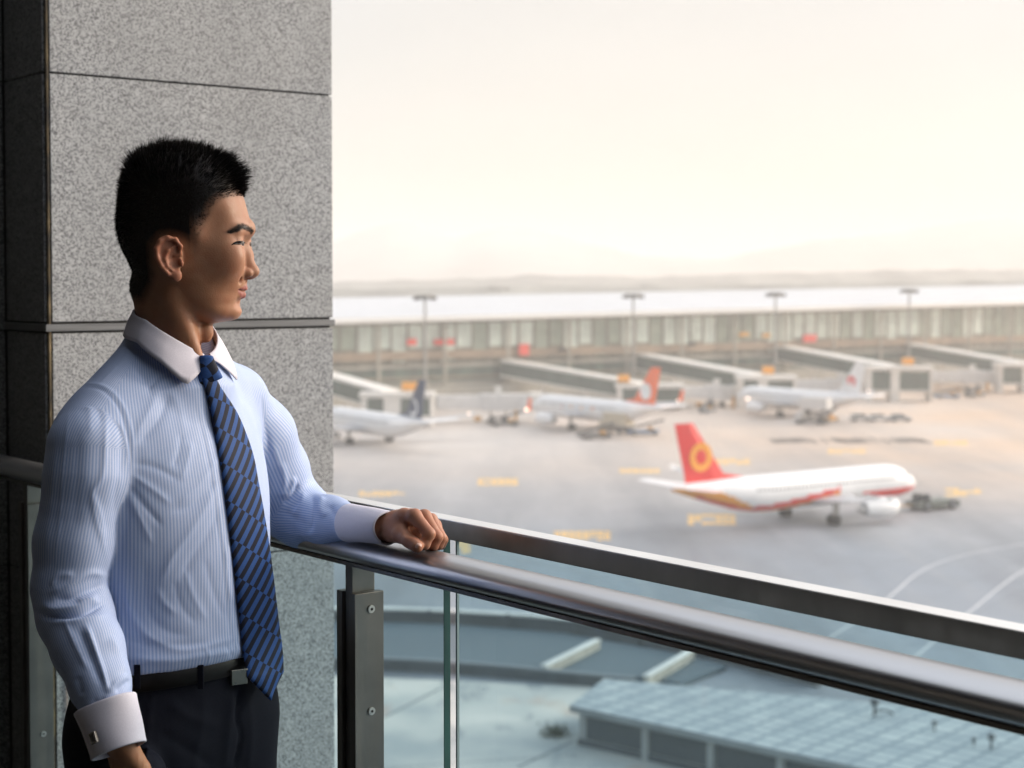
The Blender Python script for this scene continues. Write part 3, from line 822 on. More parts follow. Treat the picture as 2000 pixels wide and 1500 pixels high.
for k, (A, Bq, pl_, pr_, ptop, gy, ox, where) in enumerate(gates):
    base = PZ((pl_ + pr_) / 2, gy); Yb = base.y
    b = P((pl_ + pr_) / 2, ptop, Yb)
    la = ray(*A); Ya = (TM.dot(TO) - 2) / (TM.x * la.x / la.y + TM.y)
    a = P(A[0], A[1], Ya)
    t = thing('gate_corridor', 'sloping glazed gate corridor with a white portal, ' + where, 'gate corridor', (base.x, base.y, 0), 0, 'glazed gate corridors stepping down to the apron')
    o3 = Vector((base.x, base.y, 0)); a = a - o3; b = b - o3
    H = 3.6
    e = b + (a - b) * .06
    MB().span(a - Vector((0, 0, .25)), e - Vector((0, 0, .25)), 4.2, .5).build('roof_slab', M_GFRAME, t)
    MB().span(a - Vector((0, 0, .5 + H / 2 - .2)), e - Vector((0, 0, .5 + H / 2 - .2)), 3.8, H - .5).build('corridor_glazing', M_GGLASS, t)
    MB().span(a - Vector((0, 0, H + .1)), e - Vector((0, 0, H + .1)), 4.2, .42).build('floor_beam', M_GFRAME, t)
    mu = MB(); L = (e - a).length
    for j in range(int(L / 3)):
        p = a + (e - a) * (j * 3 / L); mu.box(p - Vector((0, 0, H / 2)), (.12, 4.0, H - .4))
    mu.build('glazing_bars', M_GFRAME, t)
    for f in (.3, .62):
        p = a + (e - a) * f
        MB().box((p.x, p.y, (p.z - H) / 2), (.6, .6, max(.5, p.z - H))).build('column', M_GFRAME, t)
    # portal
    x0, x1 = (P(pl_, gy, Yb) - o3).x, (P(pr_, gy, Yb) - o3).x
    zt_ = b.z
    W = x1 - x0
    MB().box(((x0 + x1) / 2, 0, zt_ - .45), (W + .8, 5.2, .9)).build('portal_roof', M_GFRAME, t)
    for xx, ww in ((x0 + .5, 1.0), (x0 + W * .43, 2.0 if k else 3.2), (x1 - .25, .5)):
        MB().box((xx, 0, (zt_ - .9) / 2), (ww, 4.6, zt_ - .9)).build('portal_post', M_GFRAME, t)
    MB().box(((x0 + x1) / 2, .2, zt_ * .55), (W - .6, 4.0, zt_ * .55)).build('portal_glazing', M_GGLASS, t)
    MB().box(((x0 + x1) / 2, 0, zt_ * .30), (W, 4.8, .35)).build('portal_floor', M_GFRAME, t)
    if k < 5:
        g = P(ox, ptop - 3, Yb)
        bx = thing('gate_number_box', 'orange gate box on the corridor portal ' + where, 'gate box', (g.x, g.y, zt_), 0, 'orange gate boxes on the corridor portals')
        MB().box((0, 0, 1.15), (2.9 if not k else 2.4, 1.6, 1.5)).build('box_body', M_OBOX, bx, bevel=.05)
        qb = MB(); [qb.box((xx, 0, .2), (.15, .15, .4)) for xx in (-.8, .8)]; qb.build('box_legs', M_CHAS, bx)
# boarding bridges: telescoping tubes from each portal to an aircraft door
for (xa, ya, xb, yb, gy, where) in [(852, 785, 1046, 785, 826, 'from the leftmost portal to the airliner at the middle gate'), (1330, 765, 1442, 768, 797, 'reaching the white-tailed airliner from the left'),
                                    (1548, 752, 1700, 752, 778, 'behind the fin of the white-tailed airliner'), (1815, 735, 1950, 737, 766, 'above the blue belt loader at the right')]:
    Y = PZ(xa, gy).y; a, b = P(xa, ya, Y), P(xb, yb, Y + 4)
    t = thing('boarding_bridge', 'white telescoping boarding bridge ' + where, 'boarding bridge', (a.x, a.y, 0), 0, 'boarding bridges at the gates')
    o3 = Vector((a.x, a.y, 0)); a = a - o3; b = b - o3
    mid = a + (b - a) * .45
    MB().span(a, mid, 2.8, 2.5).build('inner_tunnel', M_BRIDGE, t)
    MB().span(mid, b, 3.3, 3.1).build('outer_tunnel', M_BRIDGE, t)
    hx = b.x - 1.2
    MB().box((b.x, b.y, b.z), (2.6, 4.2, 3.6)).build('cab', M_GFRAME, t, bevel=.1)
    MB().box((b.x + 1.33, b.y - .6, b.z - .3), (.3, 1.8, 2.4)).build('canopy_edge', M_SRED if 'leftmost' in where else M_CHAS, t)
    c_ = a + (b - a) * .62
    for dx in (-1.5, 1.5): MB().box((c_.x + dx, c_.y, c_.z / 2), (.45, .5, c_.z)).build('lift_column', M_GFRAME, t)
    MB().box((c_.x, c_.y, .8), (3.4, .8, .5)).build('bogie', M_GFRAME, t)
    MB().box((c_.x, c_.y, c_.z + 2.3), (1.4, 1.0, 1.4)).build('roof_unit', M_GFRAME, t)
    q = MB(); [q.tube([(c_.x + dx, c_.y - .8, .6), (c_.x + dx, c_.y + .8, .6)], .6, 16) for dx in (-1.2, 1.2)]; q.build('wheel_pair', M_DARK, t)
    q = MB(); q.box((c_.x + 3.5, c_.y - 1, 1.2), (.6, .6, 2.4)); q.box((c_.x - 4, c_.y - 1, .7), (1.4, .8, .9)); q.build('drive_box', M_VYEL, t)

# ------------------------------------------------------------------ floodlight masts
M_MAST = plain('mast_steel', (.30, .29, .27), .5, .3, .1, 1)
for px, py, Y, where in [(830, 581, 338, 'between the two left gate corridors'), (1237, 578, 365, 'behind the gate box near the orange-red tail'), (1515, 575, 395, 'left of the white airliner tail'), (1776, 568, 425, 'before the right part of the terminal'),
                         (975, 563, 640, 'behind the terminal roof, farthest left'), (1271, 558, 860, 'behind the terminal, second of four'), (1541, 557, 950, 'behind the terminal, third of four'), (1689, 554, 1150, 'behind the terminal, farthest right')]:
    p = P(px, py, Y)
    big_ = Y > 500
    t = thing('floodlight_mast', 'tall floodlight mast with a flat lamp head ' + where, 'light mast', (p.x, p.y, 0), 0, 'floodlight masts round the terminal')
    MB().tube([(0, 0, 0), (0, 0, p.z)], [.42, .22], 12).build('pole', M_MAST, t)
    hw = 2.0 if not big_ else Y * .0055
    q = MB(); q.tube([(0, 0, p.z - .1), (0, 0, p.z + .5)], hw * .9, 20, smooth=False); q.build('lamp_ring', M_MAST, t)
    for j in range(8):
        a = 2 * PI * j / 8
        MB().box((hw * math.cos(a), hw * math.sin(a), p.z - .2), (.9, .9, .7)).build('lamp_head', M_CHAS, t)

# ------------------------------------------------------------------ far ground: trees and town under the haze, mountains
def ridge(name, pts, Y, depth, mat, kind, rough_, seed, z0=0):
    rr = random.Random(seed); q = MB(); prof_ = []
    xs = np.linspace(pts[0][0], pts[-1][0], 260)
    hs = np.interp(xs, [p[0] for p in pts], [p[1] for p in pts])
    rings = []
    for i, (x, y) in enumerate(zip(xs, hs)):
        jit = noise.fractal(Vector((x * .013 + seed, seed, 0)), .8, 2.2, 6) * rough_
        top = P(x, y - jit * 10, Y); bx = (x - 1000) / 3200 * Y
        rings.append([Vector((bx, Y - depth, z0)), Vector((bx, Y - depth * .45, max(z0 + .5, top.z * .6))), Vector((bx, Y, max(z0 + 1, top.z))), Vector((bx * 1.02, Y + depth, z0))])
    q.loft(rings, 0, True, False, False)
    return tag(q.build(name, mat), kind=kind)
M_FAR = plain('far_trees', (.22, .215, .19), .9, 0, .5, .03)
M_MTN = plain('mountain', (.40, .38, .36), .9, 0, .3, .004)
ridge('distant_woods', [(-200, 560), (640, 552), (760, 547), (860, 549), (960, 541), (1100, 538), (1260, 541), (1420, 535), (1600, 531), (1750, 528), (2000, 527), (2400, 527)], 1250, 160, M_FAR, 'stuff', .45, 5)
ridge('distant_woods', [(-200, 568), (640, 566), (900, 560), (1200, 560), (1500, 555), (2000, 548), (2400, 548)], 800, 60, M_FAR, 'stuff', .35, 9)
ridge('mountains', [(-300, 500), (640, 478), (700, 452), (770, 432), (830, 447), (890, 463), (960, 448), (1030, 446), (1120, 470), (1250, 500), (1380, 508), (1480, 490), (1600, 470), (1750, 455), (1850, 440), (1960, 426), (2080, 430), (2500, 470)], 2550, 500, M_MTN, 'structure', .5, 2)

# ------------------------------------------------------------------ the yard below the balcony
M_PALEC = MT('yard_concrete', rough=.7); m = M_PALEC
b0 = m.ramp(m.noise(.12, 5), [(.35, (.32, .345, .35)), (.65, (.60, .575, .53))])
b0 = m.mix(m.rng(m.noise(.35, 5, m.mapped((1, .35, 1))), .58, .72, 0, .8), b0, (.14, .17, .19))
b0 = m.mix(m.rng(m.noise(.22, 4, m.mapped((1, .5, 1), rot=(0, 0, .3))), .60, .72, 0, .55), b0, (.42, .20, .09))
m.color(b0); M_PALEC = m.m
yard = MB().add([PZ(600, 1318, .02) , PZ(1260, 1345, .02), PZ(2500, 1480, .02), PZ(2500, 2600, .02), PZ(300, 2600, .02)], [(0, 1, 2, 3, 4)]).build('yard_paving', M_PALEC)
tag(yard, kind='structure')
M_LINE = plain('joint_line', (.12, .14, .15), .8)
strip([PZ(750, 1402), PZ(860, 1345)], .18, .026, 'ground_marking', M_LINE)
strip([PZ(1010, 1500), PZ(1120, 1448)], .18, .026, 'ground_marking', M_LINE)
strip([PZ(760, 1500), PZ(1130, 1475)], .12, .028, 'ground_marking', M_LINE)
M_COPE = plain('coping_pale', (.66, .66, .64), .6, 0, .15, .4)
M_WALLG = plain('wall_grey', (.09, .10, .115), .8, 0, .25, .6)
M_TEAL = MT('ribbed_sheet', rough=.5); m = M_TEAL
wv = m.n('ShaderNodeTexWave', {'Vector': m.mapped((1, 1, 1), rot=(0, 0, .1)), 'Scale': .55, 'Distortion': .3}, bands_direction='Y')
m.color(m.mix(m.rng(m.noise(.15, 4), .3, .7, 0, .5), m.ramp(wv.outputs[1], [(.2, (.045, .075, .10)), (.8, (.085, .125, .155))]), (.05, .075, .10))); M_TEAL = m.m
def wall_run(name, label, cat, cps, ztop, th, zb, mats, posts=0):
    pts = [PZ(x, y, ztop) for x, y in cps]; sm = smooth_line(pts, 8)
    t = thing(name, label, cat, (sm[0].x, sm[0].y, 0)); t['kind'] = 'thing'; o3 = Vector((sm[0].x, sm[0].y, 0))
    q1, q2 = [], []
    for i, p in enumerate(sm):
        tt = sm[min(i + 1, len(sm) - 1)] - sm[max(i - 1, 0)]; tt.z = 0; tt.normalize(); sd = Vector((-tt.y, tt.x, 0)); p = p - o3
        q1.append([p - sd * th * .1 + Vector((0, 0, -.16)), p + sd * th, p - sd * 0]); q1[-1] = [Vector((p.x, p.y, ztop - .15)) - sd * th * .55, Vector((p.x, p.y, ztop)) - sd * th * .55, Vector((p.x, p.y, ztop)) + sd * th * .55, Vector((p.x, p.y, ztop - .15)) + sd * th * .55]
        q2.append([Vector((p.x, p.y, zb)) - sd * th * .35, Vector((p.x, p.y, ztop - .15)) - sd * th * .35, Vector((p.x, p.y, ztop - .15)) + sd * th * .35, Vector((p.x, p.y, zb)) + sd * th * .35])
    MB().loft(q1, 0, False).build('coping', mats[0], t); MB().loft(q2, 0, False).build('wall_face', mats[1], t)
    if posts:
        q = MB()
        acc = 0
        for i in range(1, len(sm)):
            acc += (sm[i] - sm[i - 1]).length
            if acc > posts:
                acc = 0; tt = (sm[i] - sm[i - 1]).normalized(); sd = Vector((-tt.y, tt.x, 0)); p = sm[i] - o3
                q.box((p.x - sd.x * th * .5, p.y - sd.y * th * .5, (ztop + zb) / 2), (.25, .25, ztop - zb))
        q.build('buttresses', mats[1], t)
    return t
wall_run('parapet_wall', 'curved parapet wall with a bright coping seen through the glass panel', 'wall', [(560, 1190), (700, 1186), (890, 1192), (1100, 1206), (1300, 1236), (1450, 1268), (1600, 1305)], 1.3, .75, 0, (M_COPE, M_WALLG), 5.5)
wall_run('retaining_wall', 'lower grey retaining wall in front of the ribbed sheet roof', 'wall', [(560, 1284), (750, 1284), (950, 1296), (1100, 1310), (1240, 1322)], .9, .4, 0, (plain('coping_dull', (.2, .22, .24), .7), M_WALLG))
rs = MB(); up = [(560, 1215), (700, 1213), (890, 1219), (1100, 1236), (1300, 1272), (1420, 1300)]; dn = [(560, 1284), (750, 1284), (950, 1296), (1100, 1310), (1240, 1322), (1330, 1334)]
vs = [PZ(x, y, .35) for x, y in up] + [PZ(x, y, .35) for x, y in dn[::-1]]
rs.prism([Vector((v.x, v.y, .05)) for v in vs], (0, 0, .3))
tag(rs.build('ribbed_roof', M_TEAL), 'blue-grey ribbed sheet roof between the two curved walls', 'roof')['kind'] = 'thing'
M_BEAM = plain('beam_pale', (.38, .36, .32), .7, 0, .3, 1.2)
for (a, b, lb) in (((1062, 1302), (1168, 1250), 'weathered pale beam crossing the ribbed roof, left of the two'), ((1262, 1322), (1352, 1270), 'weathered pale beam crossing behind the low building roof, right of the two')):
    A_, B_ = PZ(*a, 1.0), PZ(*b, 1.0)
    t = thing('roof_beam', lb, 'beam', ((A_ + B_) / 2).to_2d().to_3d(), 0, 'beams across the ribbed roof'); o3 = Vector(t.location); t['kind'] = 'thing'
    MB().span(A_ - o3 - Vector((0, 0, .35)), B_ - o3 - Vector((0, 0, .35)), .35, .7).build('beam_body', M_BEAM, t)
    MB().span(A_ - o3 + Vector((0, 0, .05)), B_ - o3 + Vector((0, 0, .05)), .5, .1).build('beam_cap', M_COPE, t)
# low building
ZR = 2.4
FL, BL, BR, FR = PZ(1113, 1378, ZR), PZ(1180, 1325, ZR), PZ(2300, 1425, ZR), PZ(2300, 1632, ZR)
lb = thing('low_building', 'low flat-roofed building with pale square roof tiles and dark louvred bays', 'building', (FL.x, FL.y, 0))
o3 = Vector((FL.x, FL.y, 0))
fdir = (FR - FL).normalized(); fn = Vector((fdir.y, -fdir.x, 0))
m = MT('roof_tiles', rough=.65)
ang = math.atan2(fdir.y, fdir.x)
bk = m.n('ShaderNodeTexBrick', {'Vector': m.mapped((1, 1, 1), rot=(0, 0, -ang)), 'Scale': 1.0, 'Color1': (.40, .44, .46, 1), 'Color2': (.48, .51, .52, 1), 'Mortar': (.13, .175, .21, 1), 'Mortar Size': .16, 'Brick Width': 1.55, 'Row Height': 1.15, 'Mortar Smooth': .7}, offset=0.0)
m.color(m.mix(m.rng(m.noise(.5, 4), .35, .7, 0, .6), bk.outputs[0], (.19, .23, .27))); M_RTILE = m.m
q = MB(); q.prism([Vector((v.x, v.y, ZR - .34)) - o3 for v in (FL, FR, BR, BL)], (0, 0, .34)); rf = q.build('roof', M_RTILE, lb)
q = MB(); q.span(FL - o3 - fn * -.03 - Vector((0, 0, .19)), FR - o3 + fn * .03 - Vector((0, 0, .19)), .05, .36); q.build('fascia', plain('fascia_grey', (.27, .29, .30), .7, 0, .15, .6), rf)
M_LWALL = plain('low_wall', (.38, .385, .38), .7, 0, .12, .5)
i_ = lambda v, k=.35: v - o3
wl = [FL - fn * .5 + fdir * .35, FR - fn * .5, BR, BL + fdir * .35 + fn * .3]
q = MB(); q.prism([Vector((v.x, v.y, 0)) - o3 for v in wl], (0, 0, ZR - .36)); q.build('wall', M_LWALL, lb)
L = (FR - FL).length; kk = 0; pos = .9
M_LOUV = MT('louvre', rough=.5); m = M_LOUV
wv = m.n('ShaderNodeTexWave', {'Vector': m.coord(), 'Scale': 9.0}, bands_direction='Z'); m.color(m.ramp(wv.outputs[1], [(.3, (.045, .055, .065)), (.7, (.10, .115, .13))])); M_LOUV = m.m
while pos < L - 4:
    wd = 3.9 if kk else 4.1
    a = FL + fdir * pos - fn * .5 - o3; b = a + fdir * wd
    a.z = b.z = 1.12
    MB().span(a + fn * .03, b + fn * .03, .06, 1.35).build('louvre_bay', M_LOUV, lb)
    p = b + fdir * .3
    MB().span(Vector((p.x, p.y, 1.02)) + fn * .1 - fdir * .22, Vector((p.x, p.y, 1.02)) + fn * .1 + fdir * .22, .22, 2.0).build('pilaster', M_LWALL, lb)
    pos += wd + .62; kk += 1
q = MB(); a = FL - fn * .5 + fdir * .3 - o3; b = FR - fn * .5 - o3; a.z = b.z = .17; q.span(a + fn * .08, b + fn * .08, .16, .34); q.build('plinth', M_WALLG, lb)
M_VENT = plain('vent_dark', (.08, .09, .10), .6, .2, .2, 2)
for x, y, s_, lb_ in [(1708, 1398, 1.0, 'dark mushroom vent with a side pipe on the roof tiles, nearest the handrail'), (1825, 1428, .6, 'small round dark vent in the middle of the roof tiles'), (1902, 1458, .5, 'squat dark vent near the right end of the roof, left of a pair'), (1936, 1462, .8, 'upright dark vent near the right end of the roof, right of a pair')]:
    p = PZ(x, y, ZR)
    t = thing('roof_vent', lb_, 'vent', p, 0, 'dark vents on the low roof')
    MB().tube([(0, 0, 0), (0, 0, .7 * s_)], .09 * s_, 10).build('pipe', M_VENT, t)
    MB().tube([(0, 0, .62 * s_), (0, 0, .72 * s_), (0, 0, .95 * s_), (0, 0, 1.02 * s_)], [.12 * s_, .28 * s_, .24 * s_, .05 * s_], 16).build('cowl', M_VENT, t)
    if s_ == 1.0: MB().tube([(0, 0, .3), (.7, 0, .35), (1.1, 0, .1)], .06, 8).build('side_pipe', M_VENT, t)
for x, y, s_, lb_ in [(1085, 1438, .9, 'weedy bush against the left end of the low building')]:
    p = PZ(x, y, 0); t = thing('bush', lb_, 'bush', p)
    q = MB(); r2 = random.Random(5)
    for k in range(420):
        c = Vector((r2.gauss(0, .42), r2.gauss(0, .35), abs(r2.gauss(.3, .25)))); u = Vector((r2.uniform(-1, 1), r2.uniform(-1, 1), r2.uniform(-1, 1))).normalized() * .09; v = u.cross(Vector((r2.uniform(-1, 1), 1, .3))).normalized() * .05
        q.add([c - u, c + v, c + u, c - v], [(0, 1, 2, 3)])
    q.build('foliage', plain('bush_leaf', (.05, .06, .03), .8, 0, .4, 3), t)
# ================================================================== the man
# ---- small signed-distance kit (numpy) and a surface-nets mesher
def smin(a, b, k):
    h = np.clip(.5 + .5 * (b - a) / k, 0, 1)
    return b + (a - b) * h - k * h * (1 - h)
def smax(a, b, k): return -smin(-a, -b, k)
def ell(p, c, r, M=None):
    q = p - np.asarray(c)
    if M is not None: q = q @ M          # columns of M are the local axes
    r = np.asarray(r); k0 = np.linalg.norm(q / r, axis=1); k1 = np.linalg.norm(q / (r * r), axis=1) + 1e-9
    return k0 * (k0 - 1) / k1
def cap(p, a, b, ra, rb=None):
    a = np.asarray(a, float); b = np.asarray(b, float); rb = ra if rb is None else rb
    ab = b - a; t = np.clip(((p - a) @ ab) / (ab @ ab + 1e-12), 0, 1)
    return np.linalg.norm(p - a - t[:, None] * ab, axis=1) - (ra + (rb - ra) * t)
def chain(p, pts, rs, k=.004):
    d = None
    for i in range(len(pts) - 1):
        c = cap(p, pts[i], pts[i + 1], rs[i], rs[i + 1])
        d = c if d is None else smin(d, c, k)
    return d
def sdf_mesh(f, xs, ys, zs):
    BK = 8
    def pad(a):
        a = list(a)
        while (len(a) - 1) % BK: a.append(2 * a[-1] - a[-2])
        return np.array(a)
    X = [pad(xs), pad(ys), pad(zs)]
    nb = [(len(a) - 1) // BK for a in X]
    cen = [(a[:-1:BK] + a[BK::BK]) / 2 for a in X]; hw = [(a[BK::BK] - a[:-1:BK]) / 2 for a in X]
    G = np.stack(np.meshgrid(*cen, indexing='ij'), -1).reshape(-1, 3)
    Hd = np.linalg.norm(np.stack(np.meshgrid(*hw, indexing='ij'), -1).reshape(-1, 3), axis=1)
    d = np.concatenate([f(G[i:i + 200000]) for i in range(0, len(G), 200000)])
    act = np.nonzero(np.abs(d) < Hd * 1.6 + .004)[0]
    bi = np.stack(np.unravel_index(act, nb), -1)
    N1, N2 = len(X[1]), len(X[2])
    ids, vts, quads = [], [], []
    o9 = np.arange(BK + 1)
    for s in range(0, len(bi), 400):
        b = bi[s:s + 400] * BK; n = len(b)
        cx = X[0][b[:, 0:1] + o9]; cy = X[1][b[:, 1:2] + o9]; cz = X[2][b[:, 2:3] + o9]
        Pn = np.empty((n, 9, 9, 9, 3))
        Pn[..., 0] = cx[:, :, None, None]; Pn[..., 1] = cy[:, None, :, None]; Pn[..., 2] = cz[:, None, None, :]
        V = f(Pn.reshape(-1, 3)).reshape(n, 9, 9, 9)
        S = V < 0
        acc = np.zeros((n, 8, 8, 8, 3)); cnt = np.zeros((n, 8, 8, 8))
        for ax in range(3):
            lo = [slice(None)] + [slice(0, 9)] * 3; hi = list(lo); lo[ax + 1] = slice(0, 8); hi[ax + 1] = slice(1, 9)
            lo, hi = tuple(lo), tuple(hi)
            ch = S[lo] != S[hi]
            den = V[lo] - V[hi]; t = np.where(ch, V[lo] / np.where(den == 0, 1, den), 0)
            pt = Pn[lo] + (Pn[hi] - Pn[lo]) * t[..., None]
            o1, o2 = [a for a in range(3) if a != ax]
            for d1 in (0, 1):
                for d2 in (0, 1):
                    sl = [slice(None)] * 4; sl[ax + 1] = slice(0, 8)
                    sl[o1 + 1] = slice(d1, 8 + d1); sl[o2 + 1] = slice(d2, 8 + d2); sl = tuple(sl)
                    acc += pt[sl] * ch[sl][..., None]; cnt += ch[sl]
            # quads
            core = ch[:, :8, :8, :8]
            w_ = np.argwhere(core)
            if len(w_):
                g = b[w_[:, 0]] + w_[:, 1:]
                inside = S[lo][:, :8, :8, :8][core]
                q4 = []
                for d1, d2 in ((-1, -1), (0, -1), (0, 0), (-1, 0)):
                    gg = g.copy(); gg[:, o1] += d1; gg[:, o2] += d2
                    q4.append((gg[:, 0] * N1 + gg[:, 1]) * N2 + gg[:, 2])
                q4 = np.stack(q4, -1)
                flip = inside if ax != 1 else ~inside
                q4[~flip] = q4[~flip][:, ::-1]
                quads.append(q4)
        a_ = np.argwhere(cnt > 0)
        if len(a_):
            g = b[a_[:, 0]] + a_[:, 1:]
            ids.append((g[:, 0] * N1 + g[:, 1]) * N2 + g[:, 2])
            vts.append(acc[tuple(a_.T)] / cnt[tuple(a_.T)][:, None])
    ids = np.concatenate(ids); vts = np.concatenate(vts); quads = np.concatenate(quads)
    order = np.argsort(ids); ids = ids[order]; vts = vts[order]
    j = np.clip(np.searchsorted(ids, quads), 0, len(ids) - 1)
    ok = (ids[j] == quads).all(1)
    return vts, j[ok]
def smooth_verts(v, q, it=1, lam=.5, mask=None):
    e = np.concatenate([q[:, [0, 1]], q[:, [1, 2]], q[:, [2, 3]], q[:, [3, 0]]])
    e = np.concatenate([e, e[:, ::-1]])
    deg = np.bincount(e[:, 0], minlength=len(v))[:, None].clip(1)
    for _ in range(it):
        s = np.stack([np.bincount(e[:, 0], v[e[:, 1], k], len(v)) for k in range(3)], -1) / deg
        dv = (s - v) * lam
        v = v + (dv if mask is None else dv * mask[:, None])
    return v
def vnormals(v, q):
    n = np.cross(v[q[:, 2]] - v[q[:, 0]], v[q[:, 3]] - v[q[:, 1]])
    o = np.zeros_like(v)
    for k in range(4):
        for c in range(3): o[:, c] += np.bincount(q[:, k], n[:, c], len(v))
    return o / (np.linalg.norm(o, axis=1)[:, None] + 1e-12)
def np_obj(name, v, q, mats, parent, attrs=None, smooth=True, mi=None):
    me = bpy.data.meshes.new(name)
    k = q.shape[1]
    me.vertices.add(len(v)); me.vertices.foreach_set('co', v.astype(np.float32).ravel())
    me.loops.add(q.size); me.loops.foreach_set('vertex_index', q.astype(np.int32).ravel())
    me.polygons.add(len(q)); me.polygons.foreach_set('loop_start', np.arange(0, q.size, k, dtype=np.int32))
    me.polygons.foreach_set('use_smooth', np.full(len(q), smooth))
    for m_ in (mats if isinstance(mats, (list, tuple)) else [mats]): me.materials.append(m_)
    if mi is not None: me.polygons.foreach_set('material_index', mi.astype(np.int32))
    me.update(calc_edges=True)
    for a, vals in (attrs or {}).items():
        if vals.ndim == 1:
            at = me.attributes.new(a, 'FLOAT', 'POINT'); at.data.foreach_set('value', vals.astype(np.float32))
        else:
            at = me.attributes.new(a, 'FLOAT_COLOR', 'POINT'); at.data.foreach_set('color', np.concatenate([vals, np.ones((len(vals), 1))], 1).astype(np.float32).ravel())
    o = bpy.data.objects.new(name, me); col.objects.link(o)
    if parent is not None: o.parent = parent
    return o
A = lambda *a: np.array(a, float)
def Pn(px, py, Y): return np.array(P(px, py, Y)) - MO

# ---- the man's own frame: origin on the floor under the hips; all his meshes are built relative to it
MOv = Vector((-.49, 2.40, CZ + FLOOR)); MO = np.array(MOv)
man = thing('person', 'young man in blue striped shirt and tie, one arm on the railing, looking out', 'person', MOv)
S_ = A(.53, .848, 0); F_ = A(.848, -.53, 0); Z_ = A(0, 0, 1)
YAW = R(-1)
FH = A(math.cos(YAW), math.sin(YAW), 0); LH = A(-math.sin(YAW), math.cos(YAW), 0)
HO = Pn(365, 480, 2.40)
def loc_head(p):
    q = p - HO
    return q @ FH, q @ LH, q[:, 2]
def HP(px, py, v):               # photo point on the head's plane v = const
    r = ray(px, py); off = (np.array([0, 0, CZ]) - MO)
    t = (HO @ LH + v - off @ LH) / (np.array(r) @ LH)
    return off + np.array(r) * t
def HU(px): return (HP(px, 480, 0) - HO) @ FH
def HW(py): return (HP(365, py, 0) - HO)[2]

prof_py = [286, 291, 297, 305, 318, 335, 355, 377, 400, 423, 441, 450, 460, 474, 490, 520, 546, 556, 563, 573, 583, 594, 604, 613, 620, 627, 633]
prof_f =  [352, 385, 408, 426, 444, 457, 466, 472.5, 479, 485.5, 490.5, 490.5, 486.5, 479.5, 478, 479.5, 481.5, 480, 478.5, 473, 471, 466.5, 466.5, 463.5, 457, 444, 415]
prof_b =  [348, 318, 300, 284, 266, 253, 244, 239, 236, 234, 234, 235, 236, 239, 244, 258, 274, 282, 290, 300, 312, 326, 342, 358, 378, 400, 412]
prof_w =  [.003, .024, .036, .047, .059, .067, .0725, .075, .0765, .077, .0765, .0762, .0755, .0745, .0735, .0705, .067, .065, .0635, .062, .060, .0565, .053, .0475, .040, .029, .006]
pw_ = np.array([HW(y) for y in prof_py])[::-1]; pf_ = np.array([HU(x) for x in prof_f])[::-1]; pb_ = np.array([HU(x) for x in prof_b])[::-1]; pv_ = np.array(prof_w)[::-1]
_g = np.linspace(pw_[0], pw_[-1], 500); _k = np.exp(-np.linspace(-2.5, 2.5, 29) ** 2 / 2); _k /= _k.sum()
def _sm(a):
    a = np.interp(_g, pw_, a); e = np.convolve(np.pad(a, 14, mode='reflect', reflect_type='odd'), _k, 'valid'); return e
pf_, pb_, pv_ = _sm(pf_), _sm(pb_), np.maximum(_sm(pv_), .002); pw_ = _g
def head_core(p):
    u, v, w = loc_head(p)
    f = np.interp(w, pw_, pf_); b = np.interp(w, pw_, pb_); hw = np.interp(w, pw_, pv_)
    t = np.clip((w - HW(600)) / (HW(480) - HW(600)), 0, 1)
    uc = b + (f - b) * (.5 - .08 * t)
    a = np.where(u > uc, f - uc, uc - b)
    pe = np.where(u > uc, 2.12 + .15 * np.clip((w - HW(450)) / .05, 0, 1), 2.1)
    x = np.abs(u - uc) / a; y = np.abs(v) / hw
    g = (x ** pe + y ** pe + 1e-9) ** (1 / pe)
    d = (g - 1) * np.minimum(a, hw) * .82
    return smax(smax(d, w - pw_[-1], .006), pw_[0] - w, .006)
EYC = [HP(459, 475.5, -.031), None]
def mirror_head(c):
    q = np.asarray(c) - HO; v = q @ LH
    return np.asarray(c) - 2 * v * LH
EYC[1] = mirror_head(EYC[0])
def both(c): return (np.asarray(c), mirror_head(c))
